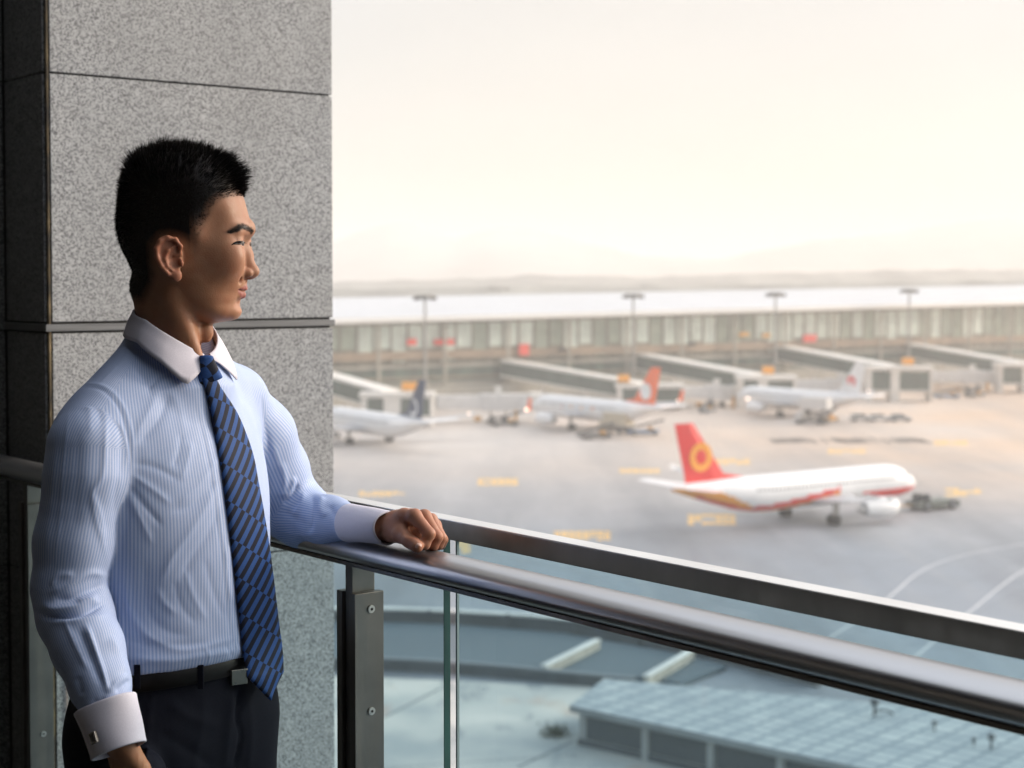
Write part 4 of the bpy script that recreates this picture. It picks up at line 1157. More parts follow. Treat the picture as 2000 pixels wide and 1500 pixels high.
def head_feat(p):
    """everything above the neck, fine detail included"""
    d = head_core(p)
    # temples a little hollow, cheekbones full
    for c in both(HP(428, 432, -.074)): d = smax(d, -ell(p, c, A(.02, .012, .022), HM), .022)
    for c in both(HP(446, 503, -.042)): d = smin(d, ell(p, c, A(.016, .010, .016), HM), .035)
    # chin ball
    d = smin(d, ell(p, HP(452, 608, 0), A(.0125, .019, .0125), HM), .012)
    # brow ridge
    d = smin(d, cap(p, HP(481, 447, 0), HP(481, 447, 0) + LH * .001, .007), .012)
    for c in both(HP(462, 451, -.034)):
        d = smin(d, cap(p, HP(480, 447, 0), c, .0075, .006), .012)
    # eye sockets, lids
    for e in EYC:
        sg = np.sign((e - HO) @ LH)
        d = smax(d, -ell(p, e + FH * .0165 + Z_ * .001 - LH * sg * .002, A(.0055, .0140, .0070), HM), .008)
        d = smin(d, np.linalg.norm(p - e, axis=1) - .0138, .004)
    # nose
    nb, nm, nt_ = HP(474.5, 470, 0), HP(482.3, 497, 0), HP(490.8, 527, 0)
    d = smin(d, chain(p, [nb, nm, nt_], [.0060, .0066, .0092], .006), .009)
    d = smin(d, ell(p, HP(493, 531, 0), A(.0102, .0095, .0082), HM), .006)
    d = smin(d, cap(p, HP(489, 537, 0), HP(480, 543, 0), .0055, .006), .005)
    for sg, c in zip((-1, 1), both(HP(482, 534, -.0128))):
        d = smin(d, ell(p, c, A(.0084, .0050, .0066), HM), .0045)
        d = smax(d, -cap(p, HP(488, 545.5, 0) + LH * sg * .0075, HP(481, 543.5, 0) + LH * sg * .0095, .0026, .0028), .003)
    for c in both(HP(463, 538, -.024)):           # crease beside the nose
        d = smax(d, -cap(p, HP(466, 530, 0) + LH * np.sign((c - HO) @ LH) * .0235, c + FH * .004 - Z_ * .008, .0022), .006)
    # lips
    lc = both(HP(456.5, 564, -.0235))
    for c in lc:
        d = smin(d, chain(p, [HP(474.5, 562.5, 0), HP(470.5, 562.8, 0) + LH * np.sign((c - HO) @ LH) * .0115, c - FH * .002], [.0066, .0052, .0020], .003), .004)
        d = smin(d, chain(p, [HP(470.0, 577.0, 0), HP(466.5, 576.0, 0) + LH * np.sign((c - HO) @ LH) * .0105, c - FH * .003], [.0068, .0058, .0018], .003), .0045)
    for c in lc:
        m_ = HP(481, 569.3, 0); mm = HP(476.5, 568.9, 0) + LH * np.sign((c - HO) @ LH) * .0115
        d = smax(d, -chain(p, [m_, mm, c + FH * .0035], [.0015, .0015, .0013], .001), .0022)
    d = smax(d, -ell(p, HP(483, 553, 0), A(.003, .0028, .006), HM), .005)      # philtrum
    d = smax(d, -ell(p, HP(472, 593, 0), A(.006, .016, .0045), HM), .010)      # under the lower lip
    # slits of the eyes
    for e in EYC:
        sg = np.sign((e - HO) @ LH)
        oc = e + LH * sg * .0142 + FH * .0035 + Z_ * -.0008; mc = e + FH * .0150 - Z_ * .0004; ic = e - LH * sg * .0125 + FH * .0105 - Z_ * .0018
        d = smax(d, -chain(p, [oc, mc, ic], [.0009, .0033, .0012], .002), .0012)
        d = smax(d, -chain(p, [oc + Z_ * .0048 - FH * .001, mc + Z_ * .0062 - FH * .0025, ic + Z_ * .0052], [.0006, .0008, .0007], .001), .0022)   # lid crease
    return d
HM = np.stack([FH, LH, Z_], 1)
def ear_pts(side):
    V = lambda px, py, v: HP(px, py, v) if side < 0 else mirror_head(HP(px, py, v))
    return V
def ears(p):
    d = np.full(len(p), 1.0)
    for side in (-1, 1):
        V = ear_pts(side); sg = side
        out_ = chain(p, [V(351, 497, -.0775), V(353, 481, -.0800), V(343, 468, -.0835), V(328, 464.5, -.0865), V(313, 471, -.0895), V(305.5, 486, -.0910), V(307, 503, -.0905), V(316, 521, -.0880), V(329, 536, -.0850)],
                     [.0022, .0028, .0031, .0033, .0034, .0034, .0032, .0030, .0030], .003)
        nrm = FH * .42 + LH * sg * .90; nrm /= np.linalg.norm(nrm)
        ax = np.cross(Z_, nrm); up = A(0, 0, 1) + FH * -.22; up -= nrm * (up @ nrm); up /= np.linalg.norm(up); ax = np.cross(up, nrm)
        Me = np.stack([ax, nrm, up], 1)
        plate = ell(p, V(330, 499, -.0805), A(.0185, .0035, .0295), Me)
        e_ = smin(out_, plate, .004)
        e_ = smin(e_, ell(p, V(345, 538, -.0795), A(.0078, .0042, .0088), Me), .005)
        e_ = smin(e_, cap(p, V(334, 505, -.072), V(346, 505, -.066), .019, .017), .008) if False else e_
        e_ = smin(e_, chain(p, [V(342, 480, -.0815), V(328, 490, -.0850), V(322, 505, -.0860), V(327, 519, -.0850), V(337, 527, -.0825)], [.0014, .0026, .0030, .0028, .0022], .003), .003)
        e_ = smax(e_, -ell(p, V(342, 510, -.0860), A(.0092, .0075, .0140), Me), .003)
        e_ = smin(e_, ell(p, V(354, 513, -.0785), A(.0032, .0042, .0060), Me), .003)
        e_ = smin(e_, cap(p, V(352, 496, -.078), V(341, 500, -.081), .0022, .0014), .003)
        d = np.minimum(d, e_)
    return d
NK0, NK1 = Pn(344, 588, 2.395), Pn(320, 735, 2.400)
def neck(p):
    d = cap(p, NK0, NK1, .0455, .0460)
    d = smin(d, cap(p, Pn(303, 560, 2.395), Pn(326, 690, 2.40), .036, .026), .02)      # nape
    d = smin(d, cap(p, Pn(335, 575, 2.352), Pn(392, 720, 2.355), .012, .010), .03)         # sternomastoid
    d = smin(d, ell(p, Pn(406, 650, 2.385), A(.008, .010, .012)), .02)                      # adam's apple
    return d
# ---- joints
SHR, SHL = Pn(172, 805, 2.270), Pn(456, 778, 2.545)
ELR, WRR = Pn(137, 1158, 2.235), Pn(228, 1425, 2.150)
ELL, WRL = Pn(578, 992, 2.665), Pn(742, 1030, 2.452)
CH = Pn(316, 905, 2.405); BE = Pn(345, 1150, 2.395); PE = Pn(340, 1350, 2.40)
TMx = np.stack([S_, F_, Z_], 1)
def core_body(p):
    d = ell(p, CH - Z_ * .04, A(.145, .094, .19), TMx)
    d = smin(d, ell(p, BE, A(.135, .090, .20), TMx), .08)
    d = smin(d, ell(p, PE, A(.145, .100, .13), TMx), .06)
    d = smin(d, cap(p, SHR - Z_ * .04 + S_ * .02, SHL - Z_ * .03 - S_ * .02, .026), .05)
    return d
def Hn(px, py, Y): return Pn(px, py, Y)
FING = [  # left hand resting on the rail: knuckle, middle joint, last joint, tip + radii
    ([(790, 1010, 2.418), (810, 1009, 2.400), (838, 1043, 2.378), (829, 1063, 2.376), (817, 1067, 2.382)], [.012, .0105, .0092, .0082, .0072]),
    ([(805, 1012, 2.440), (829, 1010, 2.424), (853, 1049, 2.402), (846, 1065, 2.402), (838, 1066, 2.410)], [.012, .0102, .0092, .0082, .0072]),
    ([(812, 1018, 2.462), (842, 1017, 2.446), (861, 1051, 2.424), (856, 1064, 2.424), (848, 1066, 2.43)], [.011, .0095, .0086, .0078, .0070]),
    ([(815, 1025, 2.480), (850, 1027, 2.466), (865, 1054, 2.448), (861, 1064, 2.446), (853, 1066, 2.452)], [.010, .0086, .0076, .0070, .0062])]
THUMB = ([(762, 1038, 2.440), (783, 1044, 2.402), (801, 1056, 2.378), (814, 1067, 2.362)], [.0135, .0120, .0110, .0096])
def hand_l(p):
    wr = WRL
    d = cap(p, ELL, wr, .028, .0180)
    d = smin(d, cap(p, wr, Hn(782, 1024, 2.437), .0185, .0205), .006)
    d = smin(d, ell(p, Hn(792, 1026, 2.436), A(.030, .026, .019), RMx), .012)
    for pts, rs in FING:
        pp = [Hn(*q) for q in pts]
        m0 = cap(p, Hn(772, 1024, 2.44), pp[0], .014, rs[0])
        d = smin(d, m0, .010); d = smin(d, cap(p, pp[0], pp[1], rs[0], rs[1]), .008)
    fs = None
    for pts, rs in FING:
        pp = [Hn(*q) for q in pts]
        c_ = chain(p, pp[1:], rs[1:], .0035)
        c_ = smin(c_, np.linalg.norm(p - (pp[1] + Z_ * .0025), axis=1) - .0083, .004)
        fs = c_ if fs is None else smin(fs, c_, .0016)
    d = smin(d, fs, .005)
    tp = [Hn(*q) for q in THUMB[0]]
    d = smin(d, cap(p, Hn(765, 1036, 2.445), tp[1], .017, .0125), .012)
    d = smin(d, chain(p, tp[1:], THUMB[1][1:], .004), .005)
    d = smin(d, ell(p, Hn(808, 1046, 2.432), A(.020, .016, .012), RMx), .006)
    # web hollow between thumb and index
    d = smax(d, -ell(p, Hn(806, 1040, 2.376), A(.012, .010, .006)), .006)
    return d
RMx = np.stack([np.array(D), np.array(NN), Z_], 1)
HRr = Pn(270, 1560, 2.215)
def hand_r(p):
    d = cap(p, ELR, WRR, .032, .021)
    d = smin(d, cap(p, WRR, HRr, .0205, .026), .02)
    for k, (dx, L) in enumerate(((-.022, .075), (-.007, .085), (.008, .08), (.022, .065))):
        b_ = HRr + F_ * (dx + .01); d = smin(d, chain(p, [b_, b_ + A(.01, 0, -L * .6), b_ + A(.004, .006, -L)], [.010, .0085, .0075]), .006)
    d = smin(d, chain(p, [WRR + A(.01, -.005, -.02), HRr + F_ * .035 + A(0, 0, .02), HRr + F_ * .05 + A(0, 0, -.03)], [.014, .012, .009]), .01)
    return d
def leg_pts(sg):
    hip = PE + S_ * sg * .085 + Z_ * -.06
    kn = A(hip[0], hip[1], .50) + F_ * .015 + S_ * sg * .01
    an = A(hip[0], hip[1], .09) - F_ * .01 + S_ * sg * .015
    return hip, kn, an
def legs(p, g=0.0):
    d = np.full(len(p), 9.0)
    for sg in (-1, 1):
        h_, k_, a_ = leg_pts(sg)
        d = smin(d, chain(p, [h_, k_, a_], [.082 + g, .055 + g * 1.6, .042 + g * 2.2], .02), .01)
    return d
def body_sdf(p):
    out_ = np.full(len(p), 9.0)
    z = p[:, 2]
    hz_ = z > (NK1[2] - .14)
    lo_ = ~hz_
    if hz_.any():
        q = p[hz_]
        near_ = np.linalg.norm(q - HO, axis=1) < .26
        d = smin(neck(q), core_body(q), .012)
        if near_.any():
            h = head_feat(q[near_])
            h = smin(h, d[near_], .010)
            d[near_] = smin(h, ears(q[near_]), .0035)
        out_[hz_] = d
    if lo_.any():
        q = p[lo_]
        d = smin(core_body(q), legs(q), .03)
        out_[lo_] = d
    d = smin(out_, cap(p, SHR - Z_ * .03, ELR, .034, .032), .02)
    d = smin(d, cap(p, SHL - Z_ * .02, ELL, .034, .030), .02)
    m_ = np.linalg.norm(p - WRL, axis=1) < .30
    if m_.any(): d[m_] = smin(d[m_], hand_l(p[m_]), .004)
    m_ = np.linalg.norm(p - WRR, axis=1) < .32
    if m_.any(): d[m_] = smin(d[m_], hand_r(p[m_]), .012)
    return d
def axis_pts(lo, hi, fine, df, dc):      # grid lines: fine inside the given spans, coarse elsewhere
    a = [lo]
    while a[-1] < hi:
        x = a[-1]; st = dc
        for f0, f1 in fine:
            if f0 <= x < f1: st = df
            elif x < f0: st = min(st, max(df, (f0 - x) * .5))
        a.append(x + min(st, max(df, (a[-1] - a[-2]) * 1.35 if len(a) > 1 else dc)))
    return np.array(a)
hx = HO[0]; hdz = HO[2]
zs = axis_pts(-.01, hdz + .17, [(WRL[2] - .045, WRL[2] + .035), (HW(640) + hdz, HW(455) + hdz), (HW(455) + hdz, hdz + .16)], .0016, .012)
xs = axis_pts(-.30, .45, [(hx - .115, hx + .125), (Pn(752, 1030, 2.45)[0] - .01, Pn(870, 1030, 2.44)[0] + .012)], .0016, .010)
ys = axis_pts(-.34, .36, [(-.105, .105)], .0016, .010)
import time as _t
_t0 = _t.time()
bv, bq = sdf_mesh(body_sdf, xs, ys, zs)
bv = smooth_verts(bv, bq, 1, .4)
print('body', len(bv), _t.time() - _t0)
# ---- skin colour fields
u, v_, w_ = loc_head(bv)
ppx, ppy = project(bv + MO)
bn = vnormals(bv, bq)
def seg_d(px, py, pts):          # distance in photo px to a polyline, and how far along it
    best = np.full(len(px), 1e9); par = np.zeros(len(px)); L = 0
    pts = [np.array(q[:2], float) for q in pts]
    tot = sum(np.linalg.norm(b - a) for a, b in zip(pts, pts[1:]))
    side = np.zeros(len(px))
    for a, b in zip(pts, pts[1:]):
        ab = b - a; l = np.linalg.norm(ab)
        t = np.clip(((px - a[0]) * ab[0] + (py - a[1]) * ab[1]) / (l * l), 0, 1)
        dx, dy = px - a[0] - t * ab[0], py - a[1] - t * ab[1]
        d = np.hypot(dx, dy); m_ = d < best
        best = np.where(m_, d, best); par = np.where(m_, (L + t * l) / tot, par)
        side = np.where(m_, np.sign(ab[0] * dy - ab[1] * dx), side)
        L += l
    return best, par, side
def smooth_line2(cps, n=6):
    return [(q.x, q.y) for q in smooth_line([Vector((a[0], a[1], 0)) for a in cps], n)]
def inpoly(px, py, poly):
    r = np.zeros(len(px), bool); n = len(poly)
    for i in range(n):
        (x0, y0), (x1, y1) = poly[i], poly[(i + 1) % n]
        c = ((y0 > py) != (y1 > py)); r ^= c & (px < (x1 - x0) * (py - y0) / ((y1 - y0) or 1e-9) + x0)
    return r
# hair line drawn in the head's own side view (u, w), so it is the same on both sides
def su(px, py, v=-.065):
    q = HP(px, py, v) - HO; return (q @ FH, q[2])
hair_poly = [su(*q) for q in [(489, 300), (470, 378), (444, 380), (428, 388), (415, 400), (408, 418), (400, 436), (393, 452), (391, 470), (391, 485), (385, 497), (378, 500), (374, 488), (368, 474), (352, 466), (335, 462), (318, 464),
                                      (303, 480), (301, 510), (303, 535), (296, 556), (282, 578), (272, 592), (225, 592), (200, 450), (230, 280), (400, 240)]]
on_head = (np.linalg.norm(bv - HO, axis=1) < .20) & (w_ > HW(600))
nofar = ~((np.abs(v_) > .079) & (w_ < HW(458)) & (w_ > HW(552)))
def sdpoly(u, w, poly):
    d = np.full(len(u), 1e9)
    for a, b in zip(poly, poly[1:] + poly[:1]):
        a = np.array(a); b = np.array(b); ab = b - a; t = np.clip(((u - a[0]) * ab[0] + (w - a[1]) * ab[1]) / (ab @ ab), 0, 1)
        d = np.minimum(d, np.hypot(u - a[0] - t * ab[0], w - a[1] - t * ab[1]))
    return np.where(inpoly(u, w, poly), d, -d)
hd_ = sdpoly(u, w_, hair_poly)
# across the forehead the line bends back a little toward the temples
hd_ = np.minimum(hd_, 1)
hair_m = np.clip((hd_ + .005) / .018, 0, 1) * on_head * nofar
side_f = np.clip((.062 - np.abs(v_)) / .02, 0, 1)
def sm01(x): x = np.clip(x, 0, 1); return x * x * (3 - 2 * x)
# short-clipped side panel: skin shows through
fade = sm01((w_ - HW(478)) / (HW(410) - HW(478)))
clip = (u > su(372, 480)[0]) & (np.abs(v_) > .045)
hair_d = hair_m * np.where(clip, .45 + .55 * fade, 1)
def fdist(pts, rs):              # distance in the face's front plane (|v|, w) to a tapering line, minus its half width
    best = np.full(len(bv), 1.0); q = np.stack([np.abs(v_), w_], 1)
    for (a, b), (ra, rb) in zip(zip(pts, pts[1:]), zip(rs, rs[1:])):
        a = np.array(a); b = np.array(b); ab = b - a; t = np.clip(((q - a) @ ab) / (ab @ ab), 0, 1)
        best = np.minimum(best, np.linalg.norm(q - a - t[:, None] * ab, axis=1) - (ra + (rb - ra) * t))
    return np.where(u > HU(440) , best, 1.0)
W_ = lambda py, v=-.03: HP(460, py, v)[2] - HO[2]
lu = fdist([(0, W_(562.6, 0)), (.004, W_(561.6, 0)), (.011, W_(562.8)), (.0235, W_(565.5))], [.0042, .0044, .0034, .0010])
ll = fdist([(0, W_(577.5, 0)), (.011, W_(575.5)), (.0225, W_(567.5))], [.0056, .0046, .0012])
lip_m = np.clip((.0006 - np.minimum(lu, ll)) / .0012, 0, 1) * on_head
brow = fdist([(.0085, W_(453, 0)), (.016, W_(448)), (.029, W_(443.5)), (.040, W_(445)), (.049, W_(455))], [.0018, .0031, .0032, .0024, .0008])
brow2 = brow
brow_m = np.clip((.0006 - brow) / .0022, 0, 1) * on_head
lash = np.full(len(bv), 1.0)
for e in EYC:
    sg = np.sign((e - HO) @ LH)
    oc = e + LH * sg * .0155 + FH * .0030 - Z_ * .0006; mc = e + FH * .0150 + Z_ * .0034; ic = e - LH * sg * .0125 + FH * .0115 + Z_ * .0002
    lash = np.minimum(lash, chain(bv, [oc, mc, ic], [.0014, .0016, .0010], .001))
lash_m = np.clip((.0009 - lash) / .0010, 0, 1) * on_head
ear_m = ((np.abs(v_) > .0775) & on_head & (w_ < HW(455)) & (w_ > HW(555))).astype(float)
hand_m = (np.linalg.norm(bv - Hn(815, 1035, 2.42), axis=1) < .12).astype(float)
base = np.tile(A(.37, .180, .098), (len(bv), 1))
def tint(m_, c, k=1.0):
    global base
    base = base * (1 - (m_ * k)[:, None]) + np.asarray(c) * (m_ * k)[:, None]
tint(ear_m, (.46, .19, .12), .6)
tint(hand_m, (.40, .18, .11), .7)
beard = sm01((HW(562) - w_) / (HW(600) - HW(562))) * on_head * (u > su(380, 560)[0])
tint(np.clip(beard, 0, 1), (.30, .17, .11), .3)
chk = np.exp(-((u - su(440, 515)[0]) / .022) ** 2 - ((w_ - HW(520)) / .02) ** 2) * on_head
tint(chk, (.46, .21, .12), .5)
tint(lip_m, (.30, .10, .085), .85)
tint(brow_m, (.018, .012, .010), 0.9)
tint(hair_d, (.006, .005, .005), .98)
tint(lash_m, (.015, .010, .010), .95)
M_SKIN = MT('skin', rough=.48); m = M_SKIN
at = m.n('ShaderNodeAttribute', attribute_name='skin_col')
cn = m.noise(420, 3); cn2 = m.noise(60, 3)
sk = m.mix(m.rng(cn2, .35, .65, 0, .6), at.outputs[0], (.90, .74, .68), 'MULTIPLY')
m.color(sk)
m.b.inputs['Subsurface Weight'].default_value = .22
m.b.inputs['Subsurface Radius'].default_value = (.010, .004, .002)
m.b.inputs['Subsurface Scale'].default_value = .6
m.b.inputs['Specular IOR Level'].default_value = .34
m.rough(m.rng(m.noise(90, 3), .3, .7, .42, .56))
m.bump(m.math('ADD', cn, m.math('MULTIPLY', m.noise(1100, 2), .4)), .30, .0008)
M_SKIN = m.m
body = np_obj('body', bv, bq, M_SKIN, man, {'skin_col': base})
# eyes
M_EYE = MT('eyeball', rough=.3); m = M_EYE
at = m.n('ShaderNodeAttribute', attribute_name='iris')
m.color(m.ramp(at.outputs['Fac'], [(.0, (.55, .50, .46)), (.44, (.45, .40, .36)), (.50, (.03, .016, .010)), (.78, (.045, .022, .012)), (.84, (.004, .004, .004))])); M_EYE = m.m
gaze = FH * .98 + LH * .02 + Z_ * .02; gaze /= np.linalg.norm(gaze)
for e in EYC:
    vs, fs = [], []; n1, n2 = 32, 40
    for i in range(n1 + 1):
        for j in range(n2):
            th = PI * i / n1; ph = 2 * PI * j / n2
            a_ = np.cross(gaze, Z_); a_ /= np.linalg.norm(a_); b_ = np.cross(a_, gaze)
            rr = .0124 + .0008 * max(0, 1 - (th / .45) ** 2)
            vs.append(e + rr * (gaze * math.cos(th) + (a_ * math.cos(ph) + b_ * math.sin(ph)) * math.sin(th)))
    fs = [(i * n2 + j, i * n2 + (j + 1) % n2, (i + 1) * n2 + (j + 1) % n2, (i + 1) * n2 + j) for i in range(n1) for j in range(n2)]
    vs = np.array(vs); th = np.repeat(np.arange(n1 + 1) * PI / n1, n2)
    np_obj('eye', vs, np.array(fs), M_EYE, body, {'iris': np.clip(1 - th, 0, 1)})
# thumb and finger nails
M_NAIL = plain('nail', (.55, .33, .25), .25, 0, .05, 60)
def nail(c, ax, nr, L, W):
    ax = ax / np.linalg.norm(ax); nr = nr - ax * (nr @ ax); nr /= np.linalg.norm(nr); sd = np.cross(ax, nr)
    vs = []; n = 9
    for i in range(n):
        for j in range(n):
            a_, b_ = -1 + 2 * i / (n - 1), -1 + 2 * j / (n - 1)
            wv_ = W * math.sqrt(max(.05, 1 - abs(a_) ** 4 * .75))
            vs.append(c + ax * a_ * L + sd * b_ * wv_ - nr * (b_ * b_) * W * .55 - nr * max(0, a_) ** 2 * L * .25)
    np_obj('nail', np.array(vs), np.array([(i * n + j, i * n + j + 1, (i + 1) * n + j + 1, (i + 1) * n + j) for i in range(n - 1) for j in range(n - 1)]), M_NAIL, body)
tp = [Hn(*q) for q in THUMB[0]]
ax = tp[3] - tp[2]; nr = A(.05, -.80, .60)
nail(tp[3] - ax / np.linalg.norm(ax) * .001 + (nr / np.linalg.norm(nr)) * .0094, ax, nr, .0068, .0056)

# ---- hair: clipped strands rooted in the scalp
keep = (hair_m[bq].min(1) > .22)
fc = bv[bq[keep]].mean(1); fnm = bn[bq[keep]].mean(1)
ar = .5 * np.linalg.norm(np.cross(bv[bq[keep][:, 2]] - bv[bq[keep][:, 0]], bv[bq[keep][:, 3]] - bv[bq[keep][:, 1]]), axis=1)
NH = 34000
idx = rng.choice(len(fc), NH, p=ar / ar.sum())
tri = bv[bq[keep][idx]]
uu, vv = rng.random(NH)[:, None], rng.random(NH)[:, None]
root = tri[:, 0] * (1 - uu) * (1 - vv) + tri[:, 1] * uu * (1 - vv) + tri[:, 2] * uu * vv + tri[:, 3] * (1 - uu) * vv
nrm = fnm[idx]
u_, v2, w2 = loc_head(root)
top = sm01((w2 - HW(400)) / (HW(325) - HW(400)))
bk = sm01((su(300, 400, 0)[0] - u_) / .06)                       # toward the back of the head
front = sm01((u_ - su(410, 340, 0)[0]) / .03)
mdl = np.clip(sdpoly(u_, w2, hair_poly) / .012, .0, 1)
sidel = .0035 + .006 * sm01((w2 - HW(500)) / (HW(380) - HW(500)))
ln = sidel * (1 - top) + top * (.017 + .011 * front)
ln = np.maximum(ln, bk * (.004 + .009 * sm01((w2 - HW(520)) / (HW(400) - HW(520)))))
crown = np.exp(-((u_ - su(285, 310, 0)[0]) / .03) ** 2) * top
spike = np.array([noise.noise(Vector(r * 62)) for r in root])
ln = ln + crown * .006 + top * np.clip(spike, -.35, .7) * .014
ln *= rng.uniform(.6, 1.12, NH) * (.35 + .65 * mdl)
dirv = nrm * 1.0
up_f = Z_[None] * (.55 * top + .15)[:, None] + FH[None] * (front * top * .95 + .25 * top * (1 - bk) - .15 * bk)[:, None]
down = -Z_[None] * ((1 - top) * .75 * (.4 + .6 * bk))[:, None]
clump = np.array([[noise.noise(Vector(r * 130)), noise.noise(Vector(r * 130 + np.array([9, 3, 5]))), noise.noise(Vector(r * 130 + np.array([2, 8, 1])))] for r in root]) 
dirv = dirv + up_f + down + clump * (.55 * top + .2)[:, None] + rng.normal(0, .16, (NH, 3))
dirv /= np.linalg.norm(dirv, axis=1)[:, None]
# strands on top gather into small tufts that share a tip
tc_ = rng.choice(NH, 1500, replace=False)
near_t = np.empty(NH, int)
for i in range(0, NH, 2000):
    near_t[i:i + 2000] = tc_[np.argmin(((root[i:i + 2000, None] - root[tc_][None]) ** 2).sum(2), 1)]
tipv = root[near_t] + dirv[near_t] * (ln[near_t] * 1.15)[:, None]
tv_ = tipv - root; tl2 = np.linalg.norm(tv_, axis=1)
mixk = (.70 * top * rng.uniform(.5, 1, NH))[:, None]
dirv = dirv * (1 - mixk) + tv_ / (tl2[:, None] + 1e-6) * mixk
dirv /= np.linalg.norm(dirv, axis=1)[:, None]
side_ = np.cross(dirv, rng.normal(0, 1, (NH, 3))); side_ /= np.linalg.norm(side_, axis=1)[:, None]
wd = .00034
bend = (Z_[None] * -.25 + rng.normal(0, .18, (NH, 3))) * (ln ** 1)[:, None]
vs = np.empty((NH, 5, 3))
r0 = root - nrm * .001
vs[:, 0] = r0 - side_ * wd; vs[:, 1] = r0 + side_ * wd
mid = r0 + dirv * (ln * .55)[:, None] + bend * .12
vs[:, 2] = mid - side_ * wd * .8; vs[:, 3] = mid + side_ * wd * .8
vs[:, 4] = r0 + dirv * (ln * 1.0)[:, None] + bend * .5
b0 = np.arange(NH)[:, None] * 5
tris = np.concatenate([b0 + np.array([[0, 1, 3]]), b0 + np.array([[0, 3, 2]]), b0 + np.array([[2, 3, 4]])])
m = MT('hair_black', (.010, .009, .009), .5); m.b.inputs['Specular IOR Level'].default_value = .06
m.color(m.ramp(m.noise(40, 2), [(.3, (.004, .0038, .004)), (.7, (.009, .008, .008))])); M_HAIR = m.m
hair = np_obj('hair', vs.reshape(-1, 3), tris, M_HAIR, man, smooth=False)
# eyebrow hairs and lashes
bs, ft = [], []
rr = np.random.default_rng(4)
for sgn in (-1, 1):
    pth = [HP(441, 457, -.046), HP(450, 449.5, -.043), HP(460, 445, -.038), HP(472, 443.5, -.028), HP(481, 447, -.017), HP(485, 452, -.010)]
    if sgn > 0: pth = [mirror_head(q) for q in pth]
    cand = np.nonzero((np.minimum(brow, brow2) < .0010) & on_head & (np.sign(v_) == sgn))[0]
    for i in rr.choice(cand, min(900, len(cand) * 8)):
        c = bv[i] + rr.normal(0, .0006, 3); n_ = bn[i]
        back = -FH * .9 + LH * sgn * .5 + Z_ * rr.normal(.28, .25)
        dr = back + n_ * .35; dr -= 0; dr /= np.linalg.norm(dr); L = rr.uniform(.003, .0055); sd = np.cross(dr, n_) * .00024
        bs += [c - sd, c + sd, c + dr * L + n_ * .0004]; ft.append((len(bs) - 3, len(bs) - 2, len(bs) - 1))
np_obj('eyebrows', np.array(bs), np.array(ft), M_HAIR, body, smooth=False)
bs, ft = [], []
for e in EYC:
    sg = np.sign((e - HO) @ LH)
    oc = e + LH * sg * .0140 + FH * .0058 + Z_ * .0006; mc = e + FH * .0153 + Z_ * .0028; ic = e - LH * sg * .0110 + FH * .0122 + Z_ * .0006
    for k in range(60):
        t = k / 59; c = (1 - t) ** 2 * oc + 2 * t * (1 - t) * (2 * mc - .5 * oc - .5 * ic) + t * t * ic
        dr = FH * .9 + LH * sg * (.5 - t) * .8 + Z_ * rr.uniform(-.25, .25); dr /= np.linalg.norm(dr); L = rr.uniform(.004, .0065)
        sd = LH * .00022
        bs += [c - sd, c + sd, c + dr * L]; ft.append((len(bs) - 3, len(bs) - 2, len(bs) - 1))
def skin_hit(px, py):
    r = np.array(ray(px, py)); r = r / r[1]; o = np.array([0, 0, CZ]) - MO; y_ = np.linspace(2.25, 2.5, 1500)
    q = o + r * y_[:, None]; k = np.nonzero(head_feat(q) < 0)[0]
    return q[k[0]] if len(k) else None
def lid_line(pts, rad, name, mat):
    q = [skin_hit(x, y) for x, y in pts]; q = [a for a in q if a is not None]
    for mir in (False, True):
        w__ = [Vector(mirror_head(a) if mir else a) for a in q]
        MB().tube([Vector(a) for a in smooth_line(w__, 5)], [rad * (.45 + .55 * math.sin(PI * k / (5 * (len(w__) - 1)))) for k in range(5 * (len(w__) - 1) + 1)], 8).build(name, mat, body)
np_obj('eyelashes', np.array(bs), np.array(ft), M_HAIR, body, smooth=False)

M_WET = plain('eye_slit', (.012, .008, .007), .6, 0, .3, 300)
lid_line([(457, 477.2), (463, 476.4), (470, 476.0), (477, 476.6)], .0011, 'eye_slit', M_WET)
lid_line([(452.5, 478.5), (457, 475.4), (463, 472.9), (470, 472.3), (477, 473.8), (481, 476)], .0014, 'lash_line', M_HAIR)
# ================================================================== clothes
NC_ = Pn(343, 640, 2.395)
SHW = .0
def shirt_torso(p):
    d = ell(p, CH + Z_ * -.035, A(.178, .128, .20), TMx)
    d = smin(d, ell(p, BE, A(.146, .122, .22), TMx), .07)
    d = smin(d, ell(p, PE + Z_ * .05, A(.160, .118, .13), TMx), .05)
    d = smin(d, cap(p, SHR - Z_ * .030 + S_ * .03, SHL - Z_ * .018 - S_ * .025, .052, .054), .05)
    d = smin(d, cap(p, Pn(300, 692, 2.405), Pn(180, 838, 2.285), .047, .039), .026)
    d = smin(d, cap(p, Pn(350, 702, 2.405), Pn(462, 771, 2.540), .041, .046), .03)
    d = smin(d, cap(p, NC_ - Z_ * .03 - F_ * .006, NC_ - Z_ * .090, .060, .084), .02)
    rel = p - NC_; rs_, rf_ = rel @ S_, rel @ F_; rr_ = np.hypot(rs_, rf_)
    an_ = np.degrees(np.arctan2(np.abs(rs_), rf_))
    cut = (p[:, 2] + MO[2] - CZ) - (np.interp(an_, [0, 20, 45, 90, 148, 180], [-.1205, -.108, -.0945, -.0665, -.0525, -.048]))
    return smax(d, np.where(rr_ < .080, cut, np.minimum(cut, -.004)), .003)
